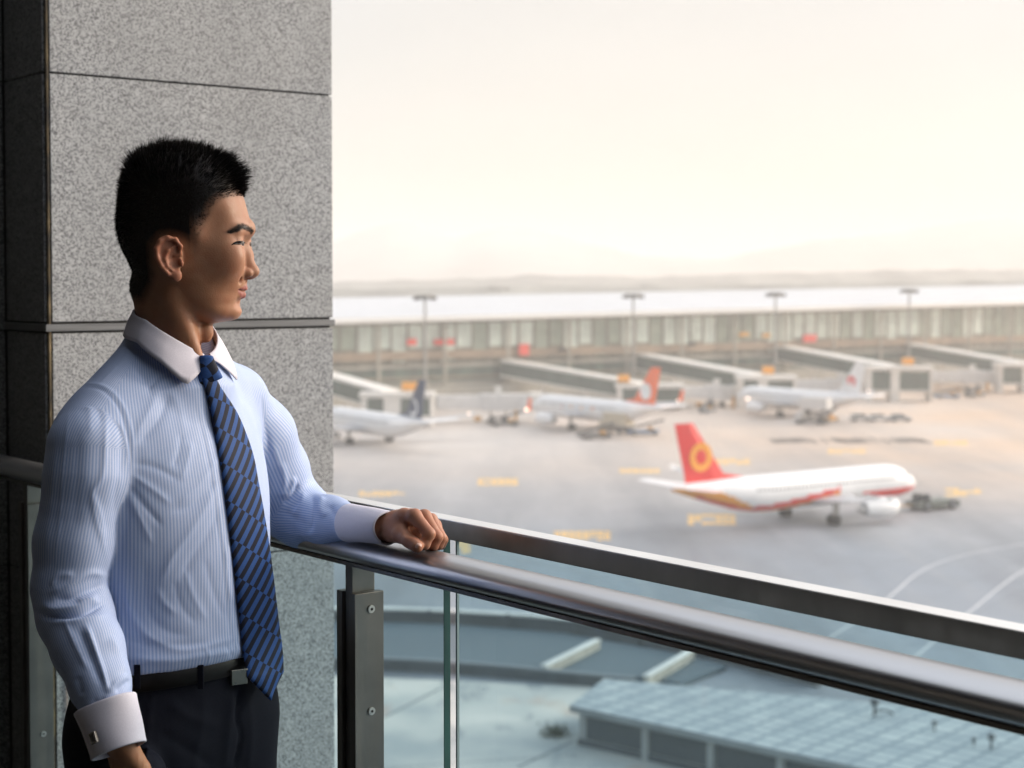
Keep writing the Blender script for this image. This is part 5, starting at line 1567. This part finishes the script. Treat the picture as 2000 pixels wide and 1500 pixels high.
AR = [(SHR + S_ * .026 - Z_ * .030, .0485), (Pn(174, 875, 2.262), .0545), (Pn(171, 930, 2.256), .0575), (Pn(146, 1060, 2.245), .0545), (Pn(133, 1145, 2.235), .0480), (Pn(146, 1200, 2.225), .0490), (Pn(171, 1265, 2.19), .0460), (Pn(196, 1340, 2.16), .0390), (Pn(205, 1368, 2.150), .0335)]
AL = [(SHL - S_ * .012, .056), (Pn(500, 850, 2.585), .0555), (Pn(532, 925, 2.63), .052), (Pn(556, 985, 2.66), .046), (Pn(590, 1008, 2.645), .0430), (Pn(645, 1016, 2.575), .0345), (Pn(692, 1022, 2.515), .0265)]
def sleeve_r(p): return chain(p, [a for a, _ in AR], [r for _, r in AR], .012)
def sleeve_l(p): return chain(p, [a for a, _ in AL], [r for _, r in AL], .03)
ZCUT = Pn(360, 1316, 2.30)[2]
Z980 = Pn(200, 1000, 2.3)[2]
def shirt_sdf(p):
    d = smax(shirt_torso(p), ZCUT + ((p - PE) @ F_) * .10 - p[:, 2], .01)
    kz = .003 + .013 * np.clip((p[:, 2] - Z980) / .08, 0, 1)
    return smin(smin(d, sleeve_r(p), kz), sleeve_l(p), .014)
def rayhit(f, px, py, y0=2.0, y1=2.9):   # first hit of the photo ray with f = 0
    r = np.array(ray(px, py)); r = r / r[1]
    o = np.array([0, 0, CZ]) - MO
    ys_ = np.linspace(y0, y1, 900)
    d = f(o + r * ys_[:, None])
    k = np.nonzero(d < 0)[0]
    return ys_[k[0]] if len(k) else None
_t0 = _t.time()
lo_z = ZCUT - .11
zs2 = np.arange(lo_z, Pn(0, 620, 2.4)[2], .0027)
xs2 = np.arange(-.28, .46, .0027); ys2 = np.arange(-.33, .36, .0027)
sv, sq = sdf_mesh(shirt_sdf, xs2, ys2, zs2)
print('shirt', len(sv), _t.time() - _t0)
sn = vnormals(sv, sq)
spx, spy = project(sv + MO)
dT, dR, dL = shirt_torso(sv), sleeve_r(sv), sleeve_l(sv)
part = np.argmin(np.stack([dT - .001, dR, dL]), 0)
# stripe coordinate: metres across the stripes
rel = sv - CH; a_s, a_f, a_z = rel @ S_, rel @ F_, rel[:, 2]
th = np.arctan2(a_s / .17, a_f / .125)
st_t = th * .150
plan = a_s + .0 * a_z
st_t = np.where(np.abs(th) < 1.2, st_t * .5 + plan * .5, st_t * .5 + np.sign(th) * (np.sin(1.2) * .17 + (np.abs(th) - 1.2) * .15) * .5)
def arm_angle(pts):
    pts = np.array([a for a, _ in pts]); best = np.full(len(sv), 9.0); ang = np.zeros(len(sv)); along = np.zeros(len(sv)); L = 0
    u0 = None
    for a, b in zip(pts, pts[1:]):
        t = b - a; l = np.linalg.norm(t); t = t / l
        u0 = (np.cross(t, A(0, 1, 0)) if u0 is None else u0 - t * (u0 @ t)); u0 = u0 / np.linalg.norm(u0); w0 = np.cross(t, u0)
        k = np.clip((sv - a) @ t, 0, l); q = sv - a - k[:, None] * t; d = np.linalg.norm(q, axis=1)
        m_ = d < best; best = np.where(m_, d, best)
        ang = np.where(m_, np.arctan2(q @ w0, q @ u0), ang); along = np.where(m_, L + k, along); L += l
    return ang, along
aR, lR = arm_angle(AR); aL, lL = arm_angle(AL)
stripe = np.where(part == 0, st_t, np.where(part == 1, aR * .0555, aL * .046))
# ---- folds: ridges (+) and hollows (-) pressed into the cloth, (points, half width px, height mm, part)
FOLDS = []
def F(pts, w, h, part=None, asym=0): FOLDS.append((pts, w, h, part, asym))
# right sleeve, upper arm
F([(345 * .2667 + 60, 0)] * 2, 1, 0, 1)
F([(207, 790), (206, 860), (200, 930), (180, 962), (186, 1010), (200, 1060), (212, 1100)], 7, 3.2, 1)
F([(228, 800), (238, 880), (226, 960), (222, 1040)], 11, -2.8, 1)
F([(182, 965), (196, 1010), (204, 1060)], 7, 3.0, 1)
F([(135, 800), (124, 900), (118, 1000), (108, 1090)], 4, 1.6, 1)
F([(150, 820), (150, 920), (144, 1040)], 14, -2.0, 1)
F([(110, 870), (100, 980), (88, 1080)], 12, 2.2, 1)
F([(160, 770), (175, 800), (176, 850)], 9, 2.0, 1)
F([(190, 775), (196, 830)], 7, -1.6, 1)
# elbow gathers
F([(90, 1160), (130, 1145), (175, 1120), (212, 1128)], 9, 4.2, 1)
F([(104, 1172), (140, 1168), (180, 1152), (205, 1140)], 8, -5.0, 1)
F([(78, 1178), (110, 1190), (160, 1182), (192, 1162)], 10, 6.0, 1)
F([(70, 1195), (110, 1206), (160, 1200), (206, 1177)], 5, -7.5, 1)
F([(100, 1148), (112, 1125), (145, 1122)], 6, 2.5, 1)
F([(150, 1175), (178, 1172), (190, 1185)], 8, 3.6, 1)
F([(92, 1212), (140, 1214), (190, 1205), (212, 1200)], 8, 3.2, 1)
# forearm
F([(124, 1208), (146, 1258), (172, 1310)], 4.5, 3.0, 1)
F([(150, 1222), (172, 1270), (190, 1312), (205, 1345)], 8, -4.5, 1)
F([(166, 1215), (186, 1270), (198, 1305), (208, 1340), (212, 1360)], 5, 4.6, 1)
F([(215, 1240), (238, 1290), (243, 1316)], 12, 3.2, 1)
F([(212, 1355), (226, 1335), (250, 1318)], 5, 3.8, 1)
F([(226, 1352), (248, 1334), (254, 1326)], 5, -3.6, 1)
F([(204, 1362), (196, 1374), (180, 1368)], 5, -4.5, 1)
F([(150, 1320), (160, 1360)], 9, -2.0, 1)
# shoulder seams
F([(150, 757), (190, 759), (215, 775), (235, 805), (248, 850), (254, 890), (250, 930)], 2.4, -1.3)
F([(150, 750), (192, 751), (222, 768), (244, 800), (257, 846), (262, 890)], 3.0, 1.2)
F([(258, 676), (228, 715), (192, 752)], 2.2, 1.3, 0)
F([(252, 684), (224, 720)], 4, -.8, 0)
# chest, right of the arm
F([(318, 735), (302, 745), (288, 762)], 4, -3.5, 0)
F([(312, 760), (292, 800), (272, 838), (262, 862)], 10, 3.0, 0)
F([(330, 770), (312, 815), (285, 850), (268, 868)], 11, -4.4, 0)
F([(354, 845), (350, 880), (338, 915)], 7, -2.6, 0)
F([(375, 860), (366, 900), (352, 940)], 8, 2.6, 0)
F([(252, 925), (290, 950), (335, 985)], 7, 3.0, 0)
F([(250, 945), (280, 985), (318, 1030)], 7, -3.4, 0)
F([(248, 965), (272, 1010), (298, 1065)], 7, 3.0, 0)
F([(255, 905), (300, 912), (350, 938)], 8, -2.6, 0)
F([(345, 985), (385, 950), (430, 890)], 10, 2.4, 0)
F([(330, 1000), (375, 985), (425, 935)], 10, -2.6, 0)
F([(425, 935), (405, 985), (370, 1040), (335, 1090), (308, 1150)], 11, 3.8, 0)
F([(430, 990), (405, 1045), (375, 1090), (350, 1140)], 11, -3.2, 0)
F([(308, 1150), (318, 1175), (345, 1200)], 8, 3.4, 0)
F([(445, 1060), (440, 1120), (455, 1180)], 10, 2.6, 0)
F([(240, 1090), (246, 1150), (262, 1210), (300, 1250), (350, 1268), (400, 1262), (455, 1248), (475, 1240)], 9, 4.5, 0)
F([(285, 1090), (282, 1150), (292, 1200), (330, 1235), (380, 1240)], 13, -3.2, 0)
F([(340, 1130), (352, 1180), (385, 1220)], 9, -2.4, 0)
F([(360, 1110), (375, 1160), (405, 1215)], 8, 2.4, 0)
F([(400, 1090), (415, 1150), (440, 1210)], 9, -2.0, 0)
F([(460, 1255), (468, 1275), (478, 1290)], 4, 2.5, 0)
F([(440, 1262), (455, 1285)], 4, -2.2, 0)
F([(235, 1285), (330, 1290), (400, 1280), (480, 1268)], 12, 7.5, 0)
F([(245, 1250), (330, 1262), (420, 1255)], 9, -3.5, 0)
F([(395, 1262), (408, 1280), (405, 1300)], 4, 1.8, 0)
F([(240, 900), (248, 1000), (235, 1080), (240, 1180), (250, 1280)], 10, -2.5, 0)
F([(330, 760), (352, 800), (360, 850)], 12, 2.0, 0)
F([(300, 715), (330, 735), (358, 752)], 5, 1.8, 0)
F([(262, 715), (285, 745), (296, 775)], 8, -1.8, 0)
F([(382, 770), (402, 840), (418, 920), (430, 1010), (442, 1100), (452, 1200), (464, 1285)], 2.2, 1.6, 0)
F([(374, 772), (394, 842), (410, 922), (422, 1012), (434, 1102), (444, 1202), (456, 1287)], 2.2, -1.2, 0)
# beyond the tie
F([(455, 700), (470, 740), (480, 790)], 8, -1.8, 0)
F([(438, 690), (452, 730), (458, 770)], 4, 1.2, 0)
F([(512, 770), (518, 830), (530, 900)], 6, -2.5)
F([(527, 860), (545, 905), (560, 960)], 8, 2.0, 2)
# left sleeve
F([(548, 900), (556, 935), (545, 975)], 8, 2.5, 2)
F([(575, 930), (566, 955), (548, 968)], 6, 5.0, 2)
F([(583, 945), (572, 968), (552, 985)], 5, -5.5, 2)
F([(592, 958), (590, 985), (570, 1010)], 8, 4.0, 2)
F([(612, 962), (608, 1000), (604, 1045)], 8, -4.5, 2)
F([(630, 968), (626, 990), (636, 1010)], 9, 5.0, 2)
F([(645, 985), (652, 1005), (670, 1020)], 8, -4.0, 2)
F([(682, 985), (672, 1005), (676, 1030)], 6, 3.2, 2)
F([(692, 995), (682, 1015), (686, 1040)], 4, -2.8, 2)
F([(545, 1035), (580, 1045), (620, 1040)], 8, 1.8, 2)
F([(550, 1000), (580, 1012), (600, 1030)], 8, -2.0, 2)
amp = np.zeros(len(sv))
view = np.array([0, 0, CZ]) - (sv + MO); view /= np.linalg.norm(view, axis=1)[:, None]
facing = sm01(((sn * view).sum(1) + np.where(part == 1, .40, .05)) / np.where(part == 1, .55, .35))
for pts, w, h, prt, asym in FOLDS:
    if h == 0: continue
    x0 = min(q[0] for q in pts) - 4 * w; x1 = max(q[0] for q in pts) + 4 * w; y0 = min(q[1] for q in pts) - 4 * w; y1 = max(q[1] for q in pts) + 4 * w
    m_ = np.nonzero((spx > x0) & (spx < x1) & (spy > y0) & (spy < y1) & (facing > 0) & ((part == prt) if prt is not None else True))[0]
    if not len(m_): continue
    d, t, _s = seg_d(spx[m_], spy[m_], smooth_line2(pts))
    taper = sm01(np.minimum(t, 1 - t) / .22 + .12)
    amp[m_] += h * (.00045 if prt == 0 else .00050 if (prt == 1 and max(q[1] for q in pts) < 1105) else .00085) * np.exp(-(d / (w * .85)) ** 1.5) * taper * facing[m_]
# the creases on the sides the photo does not show: gentle noise folds running along the cloth
nzv = np.array([noise.noise(Vector((q[0] * 9, q[1] * 9, q[2] * 5))) for q in sv])
nz2 = np.array([noise.noise(Vector((q[0] * 30 + 5, q[1] * 30, q[2] * 16))) for q in sv])
amp += nzv * .0045 * (1.15 - facing) + nzv * .0010 + nz2 * .0007
sv2 = sv + sn * amp[:, None]
sv2 = smooth_verts(sv2, sq, 1, .35)
M_SHIRT = MT('striped_shirting', rough=.72); m = M_SHIRT
at = m.n('ShaderNodeAttribute', attribute_name='stripe')
ph = m.math('MULTIPLY', at.outputs['Fac'], 2 * PI / .0042)
s_ = m.math('SINE', ph)
colr = m.ramp(m.rng(s_, -1, 1), [(.25, (.46, .53, .71)), (.62, (.25, .35, .60))])
colr = m.mix(m.rng(m.noise(900, 2), .35, .65, 0, .12), colr, (.72, .74, .80))
m.color(colr)
m.b.inputs['Specular IOR Level'].default_value = .35
m.rough(m.rng(m.noise(50, 3), .3, .7, .50, .66))
m.bump(m.math('ADD', m.math('MULTIPLY', m.noise(1500, 2), .5), m.math('MULTIPLY', s_, .35)), .12, .0004)
M_SHIRT = m.m
shirt = np_obj('shirt', sv2, sq, M_SHIRT, man, {'stripe': stripe})
M_WC = MT('white_cotton', (.62, .59, .66), .7)
M_WC.color(M_WC.ramp(M_WC.noise(700, 2), [(.3, (.60, .575, .65)), (.7, (.68, .655, .73))])); M_WC.bump(M_WC.noise(1300, 2), .15, .0004); M_WC = M_WC.m
# collar
NC = Pn(343, 640, 2.395)
Tz = lambda ph: np.interp(ph, [0, 20, 45, 90, 148, 180], [-.1105, -.102, -.0865, -.0585, -.0445, -.040])
Lz = lambda ph: np.interp(ph, [5, 14, 26, 36, 41, 60, 90, 148, 180], [-.116, -.124, -.138, -.1485, -.1455, -.119, -.090, -.0775, -.077])
Lr = lambda ph: np.interp(ph, [5, 14, 26, 36, 41, 60, 90, 148, 180], [.066, .074, .083, .089, .089, .085, .0785, .074, .0735])
def cpt(ph, r, z, sg):
    a = R(ph); q = NC + F_ * r * math.cos(a) - S_ * sg * r * math.sin(a); q = q.copy(); q[2] = CZ + z - MO[2]
    return q
rows = []
phs = [(x, -1) for x in np.linspace(6, 180, 60)] + [(x, 1) for x in np.linspace(180, 6, 60)[1:]]
for ph, sg0 in phs:
    sg = -sg0                      # near side first
    t, l = Tz(ph), Lz(ph); r1 = .0605; r2 = Lr(ph)
    bow = .002 * math.sin(min(1, ph / 60) * PI / 2)
    sec = [cpt(ph, .0565, t - .030, sg), cpt(ph, .0578, t - .004, sg), cpt(ph, .0592, t + .0002, sg), cpt(ph, r1 + .0012, t, sg), cpt(ph, r1 + .0022, t - .003, sg)]
    for k in (.3, .55, .8, 1.0):
        sec.append(cpt(ph, r1 + .003 + (r2 - r1 - .003) * k + bow * math.sin(k * PI) * .5, t - .003 + (l - t + .003) * k, sg))
    sec += [cpt(ph, r2 - .0022, l + .0004, sg), cpt(ph, r1 + (r2 - r1) * .4 - .002, t + (l - t) * .4, sg), cpt(ph, r1 - .0005, t - .012, sg)]
    rows.append(sec)
MB().loft([[Vector(q) for q in s] for s in rows], 0, True, True, True).build('collar', M_WC, shirt)
# cuffs
def cuff(name, a, b, ra, rb, fl_axis, flat, nseg=48, th=.0022, flare=0.0):
    a, b = np.array(a), np.array(b); t = (b - a) / np.linalg.norm(b - a)
    u0 = fl_axis - t * (fl_axis @ t); u0 /= np.linalg.norm(u0); w0 = np.cross(t, u0)
    rings = []
    for f, off in [(0, -th * 2.2), (-.02, -th), (0, 0), (.03, .0006), (.15, .0), (.35, -.0003), (.55, .0), (.75, .0), (.9, 0), (.985, .0004), (1.0, 0), (1.01, -th), (.98, -th * 1.6), (.7, -th * 1.6)]:
        c = a + (b - a) * f; r = ra + (rb - ra) * f + off
        rings.append([Vector(c + (u0 * math.cos(k) * 1.0 + w0 * math.sin(k) * flat) * (r + .0008 * math.sin(3 * k + f * 4))) for k in (2 * PI * j / nseg for j in range(nseg))])
    return MB().loft(rings, 0, True, True, False).build(name, M_WC, shirt)
ca, cb = Pn(206, 1374, 2.148), Pn(232, 1466, 2.128)
cr = cuff('cuff', ca, cb, .0425, .0375, A(1, 0, .5), .82)
M_LINK = MT('cufflink_metal', (.25, .24, .22), .22, 1.0); M_LINK = M_LINK.m
M_LINKD = plain('cufflink_enamel', (.012, .011, .012), .15, 0, .1, 100)
lc_ = rayhit(lambda p: cap(p, ca, cb, .0425, .0375) , 183, 1441) or 2.13
ctr = Pn(183, 1441, lc_ - .002)
tt = (cb - ca) / np.linalg.norm(cb - ca); on_ = ctr - (ca + tt * ((ctr - ca) @ tt)); on_ /= np.linalg.norm(on_); sd = np.cross(tt, on_)
Ml = Matrix([list(sd), list(tt), list(on_)]).transposed()
lk = MB().box(Vector(ctr), (.0105, .0150, .0045), 0, Ml).build('cufflink', M_LINK, cr, bevel=.0008)
MB().box(Vector(ctr + on_ * .0024), (.0070, .0108, .001), 0, Ml).build('enamel', M_LINKD, lk, bevel=.0002)
cuff('cuff', Pn(684, 1021, 2.522), Pn(757, 1031, 2.438), .0295, .0255, A(0, 0, 1), 1.0)
# shirt placket strip beside the tie, and the breast pocket seam beyond it
# tie
tl = [(396, 735), (404, 760), (418, 810), (430, 880), (440, 940), (447, 1000), (455, 1070), (463, 1140), (471, 1210), (478, 1275), (487, 1324)]
tr = [(424, 735), (437, 758), (470, 810), (497, 880), (509, 940), (520, 1000), (531, 1070), (540, 1140), (548, 1210), (556, 1270), (558, 1312)]
tl_, tr_ = smooth_line2(tl, 6), smooth_line2(tr, 6)
n_ = min(len(tl_), len(tr_)); tl_, tr_ = tl_[:n_], tr_[:n_]
def shirt_folded(p): return shirt_sdf(p) - .0035
YL = np.array([rayhit(shirt_folded, x, y) or np.nan for x, y in tl_]); YL = np.where(np.isnan(YL), np.nanmean(YL), YL)
k_ = np.ones(9) / 9; YL = np.convolve(np.pad(YL, 4, mode='edge'), k_, 'valid') - .0045
YM = np.array([rayhit(shirt_folded, (a[0] + b[0]) / 2, (a[1] + b[1]) / 2) or np.nan for a, b in zip(tl_, tr_)])
ok_ = ~np.isnan(YM); YM = np.interp(np.arange(n_), np.arange(n_)[ok_], YM[ok_]) - .0045; YM = np.convolve(np.pad(YM, 4, mode='edge'), k_, 'valid')
YM = np.minimum(YM, YL + .028); YM = np.maximum(YM, YL + .006)
YR = YM + np.clip((YM - YL) * 1.3, .012, .045)
NWD = 9; grid = []; uvt = []
Llen = 0; prev = None
for i in range(n_):
    a, b = tl_[i], tr_[i]
    row = []
    for j in range(NWD):
        f = j / (NWD - 1)
        y = np.interp(f, [0, .5, 1], [YL[i], YM[i], YR[i]]) if False else (YL[i] * (1 - f) * (1 - 2 * f) + YM[i] * 4 * f * (1 - f) + YR[i] * f * (2 * f - 1))
        row.append(Pn(a[0] + (b[0] - a[0]) * f, a[1] + (b[1] - a[1]) * f, y))
    grid.append(row)
# pointed end
tip = Pn(531, 1369, (YL[-1] + YR[-1]) / 2)
row = [np.array(q) for q in grid[-1]]
for s in (.25, .5, .75, .97):
    grid.append([row[j] * (1 - s) + tip * s for j in range(NWD)])
G = np.array(grid); ni = len(G)
gn = np.cross(np.gradient(G, axis=0), np.gradient(G, axis=1)); gn /= np.linalg.norm(gn, axis=2)[..., None] + 1e-9
if (gn[:, NWD // 2] @ A(0, -1, 0)).mean() < 0: gn = -gn
lenw = np.linalg.norm(G[:, 1:] - G[:, :-1], axis=2).sum(1)
along = np.concatenate([[0], np.cumsum(np.linalg.norm(G[1:, NWD // 2] - G[:-1, NWD // 2], axis=1))])
cu = (np.linspace(-.5, .5, NWD)[None, :] * lenw[:, None])
al = np.repeat(along[:, None], NWD, 1)
for s_i in range(4):                                      # along coordinate follows the cut of the point
    r_ = ni - 4 + s_i
    for j in range(NWD): al[r_, j] = al[ni - 5, j] + (along[r_] - along[ni - 5])
soft = -.0035 * (np.abs(np.linspace(-1, 1, NWD)) ** 3)
front_ = G + gn * soft[None, :, None]
back_ = G - gn * .0045
vs = np.concatenate([front_.reshape(-1, 3), back_.reshape(-1, 3)]); NF = ni * NWD
qs = []
for i in range(ni - 1):
    for j in range(NWD - 1):
        a = i * NWD + j; qs += [(a, a + 1, a + NWD + 1, a + NWD), (NF + a, NF + a + NWD, NF + a + NWD + 1, NF + a + 1)]
    qs += [(i * NWD, i * NWD + NWD, NF + i * NWD + NWD, NF + i * NWD), (i * NWD + NWD - 1, NF + i * NWD + NWD - 1, NF + (i + 1) * NWD + NWD - 1, (i + 1) * NWD + NWD - 1)]
for j in range(NWD - 1):
    a = (ni - 1) * NWD + j; qs.append((a, a + 1, NF + a + 1, NF + a))
M_TIE = MT('tie_silk', rough=.5); m = M_TIE
ta = m.n('ShaderNodeAttribute', attribute_name='tie_u').outputs['Fac']; tb = m.n('ShaderNodeAttribute', attribute_name='tie_v').outputs['Fac']
ca_, sa_ = math.cos(R(33)), math.sin(R(33))
# stripes climb to the right; the cross lines fall to the right, and each lane shifts the stripes half a period
rot_b = m.math('ADD', m.math('MULTIPLY', ta, .749), m.math('MULTIPLY', tb, .663))          # across the stripes
lane = m.math('FLOOR', m.math('DIVIDE', m.math('ADD', m.math('SUBTRACT', tb, m.math('MULTIPLY', ta, .52)), 5.0), .056))
par = m.math('MULTIPLY', m.math('MODULO', lane, 2.0), .5)
ph = m.math('FRACT', m.math('ADD', m.math('ADD', m.math('DIVIDE', rot_b, .0140), par), 40.0))
blk = m.math('GREATER_THAN', ph, .5)
fine = m.noise(1400, 2)
cblue = m.mix(m.rng(fine, .3, .7), (.026, .066, .20), (.045, .10, .28))
cdark = m.mix(m.rng(fine, .3, .7), (.014, .016, .026), (.024, .026, .038))
m.color(m.mix(blk, cblue, cdark))
m.bump(fine, .1, .0003)
m.b.inputs['Specular IOR Level'].default_value = .05
M_TIE = m.m
tie = np_obj('tie', vs, np.array(qs), M_TIE, man, {'tie_u': np.concatenate([cu.ravel()] * 2), 'tie_v': np.concatenate([al.ravel()] * 2)})
# knot
K0, K1 = Pn(404, 702, 2.345), Pn(411, 744, 2.308)
KN = A(.35, -.93, .12); KN /= np.linalg.norm(KN); KS = np.cross(Z_, KN) * -1; KS /= np.linalg.norm(KS)
if KS[0] < 0: KS = -KS
def knot(p):                      # flat trapezoid fold, wider at the bottom, pinched under the collar
    q = p - K0; a, b, c = q @ KS, q @ KN, -q[:, 2]
    hh = K0[2] - K1[2]; t = np.clip(c / hh, -.3, 1.3)
    lean = .004 * t; hwid = .0105 + .0095 * np.clip(t, 0, 1.1) ** 1.2
    dep = .0085 + .004 * np.sin(np.clip(t, 0, 1) * PI * .8)
    d = (np.sqrt((np.abs(a - lean) / hwid) ** 2.6 + (np.abs(b + .001) / dep) ** 2.6) - 1) * dep * .8
    d = smax(d, -c - .006, .004)
    return smax(d, c - hh - .004 + (a - lean) * .30, .003)
kv, kq = sdf_mesh(knot, np.arange(K0[0] - .06, K0[0] + .09, .002), np.arange(K1[1] - .06, K1[1] + .08, .002), np.arange(K1[2] - .04, K0[2] + .03, .002))
kv = smooth_verts(kv, kq, 2, .5)
rk = kv - K0
np_obj('knot', kv, kq, M_TIE, tie, {'tie_u': rk @ S_ * 1.2, 'tie_v': -rk[:, 2] * .6 + (rk @ S_) * -.9 + .02})
# trousers, belt
def trousers_full(p):
    d = ell(p, PE + Z_ * -.02, A(.160, .118, .15), TMx)
    d = smin(d, ell(p, BE - Z_ * .05, A(.150, .114, .20), TMx), .05)
    d = smin(d, legs(p, .012), .05)
    d = smin(d, cap(p, HRr + A(.004, -.014, .035), HRr + A(.008, -.004, -.075), .040, .047), .02)
    return d
WZ = Pn(380, 1297, 2.30)[2]
def trousers_sdf(p):
    tiltz = p[:, 2] - (WZ + ((p - PE) @ F_) * .10)
    d = smax(trousers_full(p), tiltz, .003)
    d = smax(d, .03 - p[:, 2], .003)
    return smax(d, -cap(p, WRR, HRr + A(-.006, .0, .045), .026, .0225), .003)
tv, tq = sdf_mesh(trousers_sdf, np.arange(-.30, .34, .0052), np.arange(-.28, .28, .0052), axis_pts(-.01, WZ + .04, [(WZ - .22, WZ + .04)], .0042, .012))
tn = vnormals(tv, tq); tpx, tpy = project(tv + MO)
tamp = np.zeros(len(tv))
for pts, w, h in [([(300, 1345), (292, 1400), (285, 1500)], 5, 2.2), ([(468, 1345), (462, 1400), (470, 1440), (458, 1500)], 5, -5.0), ([(455, 1350), (448, 1420), (440, 1500)], 10, 3.0), ([(330, 1370), (370, 1400), (430, 1420)], 16, 2.5), ([(310, 1430), (360, 1460), (420, 1500)], 14, -2.5), ([(480, 1360), (490, 1430), (486, 1500)], 10, 2.5), ([(400, 1360), (395, 1420), (380, 1500)], 14, 1.8)]:
    m_ = np.nonzero((tpx > 140) & (tpx < 560) & (tpy > 1200) & (tpy < 1560) & (tn[:, 1] < .2))[0]
    d, t, _s = seg_d(tpx[m_], tpy[m_], smooth_line2(pts)); tamp[m_] += h * (.00045 if prt == 0 else .00050 if (prt == 1 and max(q[1] for q in pts) < 1105) else .00085) * np.exp(-(d / (w * .85)) ** 1.5) * sm01(np.minimum(t, 1 - t) / .2 + .3)
tamp += np.array([noise.noise(Vector((q[0] * 10, q[1] * 10, q[2] * 4))) for q in tv]) * .004
tv = tv + tn * tamp[:, None]
M_TRO = MT('trouser_wool', rough=.8); m = M_TRO
m.color(m.mix(m.rng(m.noise(900, 2), .35, .65), (.004, .0045, .009), (.009, .010, .017))); m.bump(m.noise(1200, 2), .2, .0004); m.b.inputs['Specular IOR Level'].default_value = .08; M_TRO = m.m
tro = np_obj('trousers', tv, tq, M_TRO, man)
def ring_on(f, c, z, n=96, r0=.06, r1=.30):
    th_ = np.linspace(0, 2 * PI, n, endpoint=False); dr = np.stack([np.cos(th_), np.sin(th_), 0 * th_], 1)
    lo, hi = np.full(n, r0), np.full(n, r1)
    for _ in range(30):
        mid = (lo + hi) / 2; q = c + dr * mid[:, None]; q[:, 2] = z if np.isscalar(z) else z(q)
        ins = f(q) < 0; lo = np.where(ins, mid, lo); hi = np.where(ins, hi, mid)
    q = c + dr * lo[:, None]; q[:, 2] = z if np.isscalar(z) else z(q)
    return q, dr
M_BELT = plain('belt_leather', (.006, .0055, .0055), .45, 0, .3, 60, Specular_IOR_Level=.2)
rings = []
for dz, off in ((-.034, .0005), (-.033, .0042), (-.018, .0048), (-.003, .0042), (-.002, .0005), (-.010, -.004), (-.028, -.004)):
    q, dr = ring_on(trousers_full, PE, lambda q, dz=dz: WZ + dz + ((q - PE) @ F_) * .10)
    rings.append([Vector(a + d_ * off) for a, d_ in zip(q, dr)])
rings.append(rings[0])
belt = MB().loft(rings, 0, True, True, False).build('belt', M_BELT, tro)
for px_ in (268, 392):
    y_ = rayhit(lambda p: trousers_full(p) - .006, px_, 1328) or 2.28
    c = Pn(px_, 1322, y_); MB().box(Vector(c), (.0085, .004, .034), 0).build('belt_loop', M_TRO, tro, bevel=.001)
y_ = rayhit(lambda p: trousers_full(p) - .006, 460, 1322) or 2.27
c = Pn(467, 1322, y_ - .001)
bx_ = (F_ * .8 + A(0, -1, 0) * .6); bx_ /= np.linalg.norm(bx_); sdv = np.cross(bx_, Z_)
Mb = Matrix([list(sdv), list(bx_), list(Z_)]).transposed()
MB().box(Vector(c), (.025, .004, .022), 0, Mb).build('buckle', plain('buckle_metal', (.22, .215, .19), .3, 1.0, .08, 60), belt, bevel=.001)
# shoes
M_SHOE = plain('shoe_leather', (.012, .010, .010), .3, 0, .2, 30)
for sg in (-1, 1):
    an = leg_pts(sg)[2]
    def shoe(p):
        d = ell(p, A(an[0], an[1], .035) + F_ * .055, A(.045, .135, .040), TMx)
        d = smin(d, cap(p, A(an[0], an[1], .06) - F_ * .01, A(an[0], an[1], .10) - F_ * .012, .042, .040), .03)
        return smax(d, .001 - p[:, 2], .004)
    v1, q1 = sdf_mesh(shoe, np.arange(an[0] - .2, an[0] + .24, .007), np.arange(an[1] - .24, an[1] + .2, .007), np.arange(-.008, .16, .006))
    np_obj('shoe', v1, q1, M_SHOE, man)
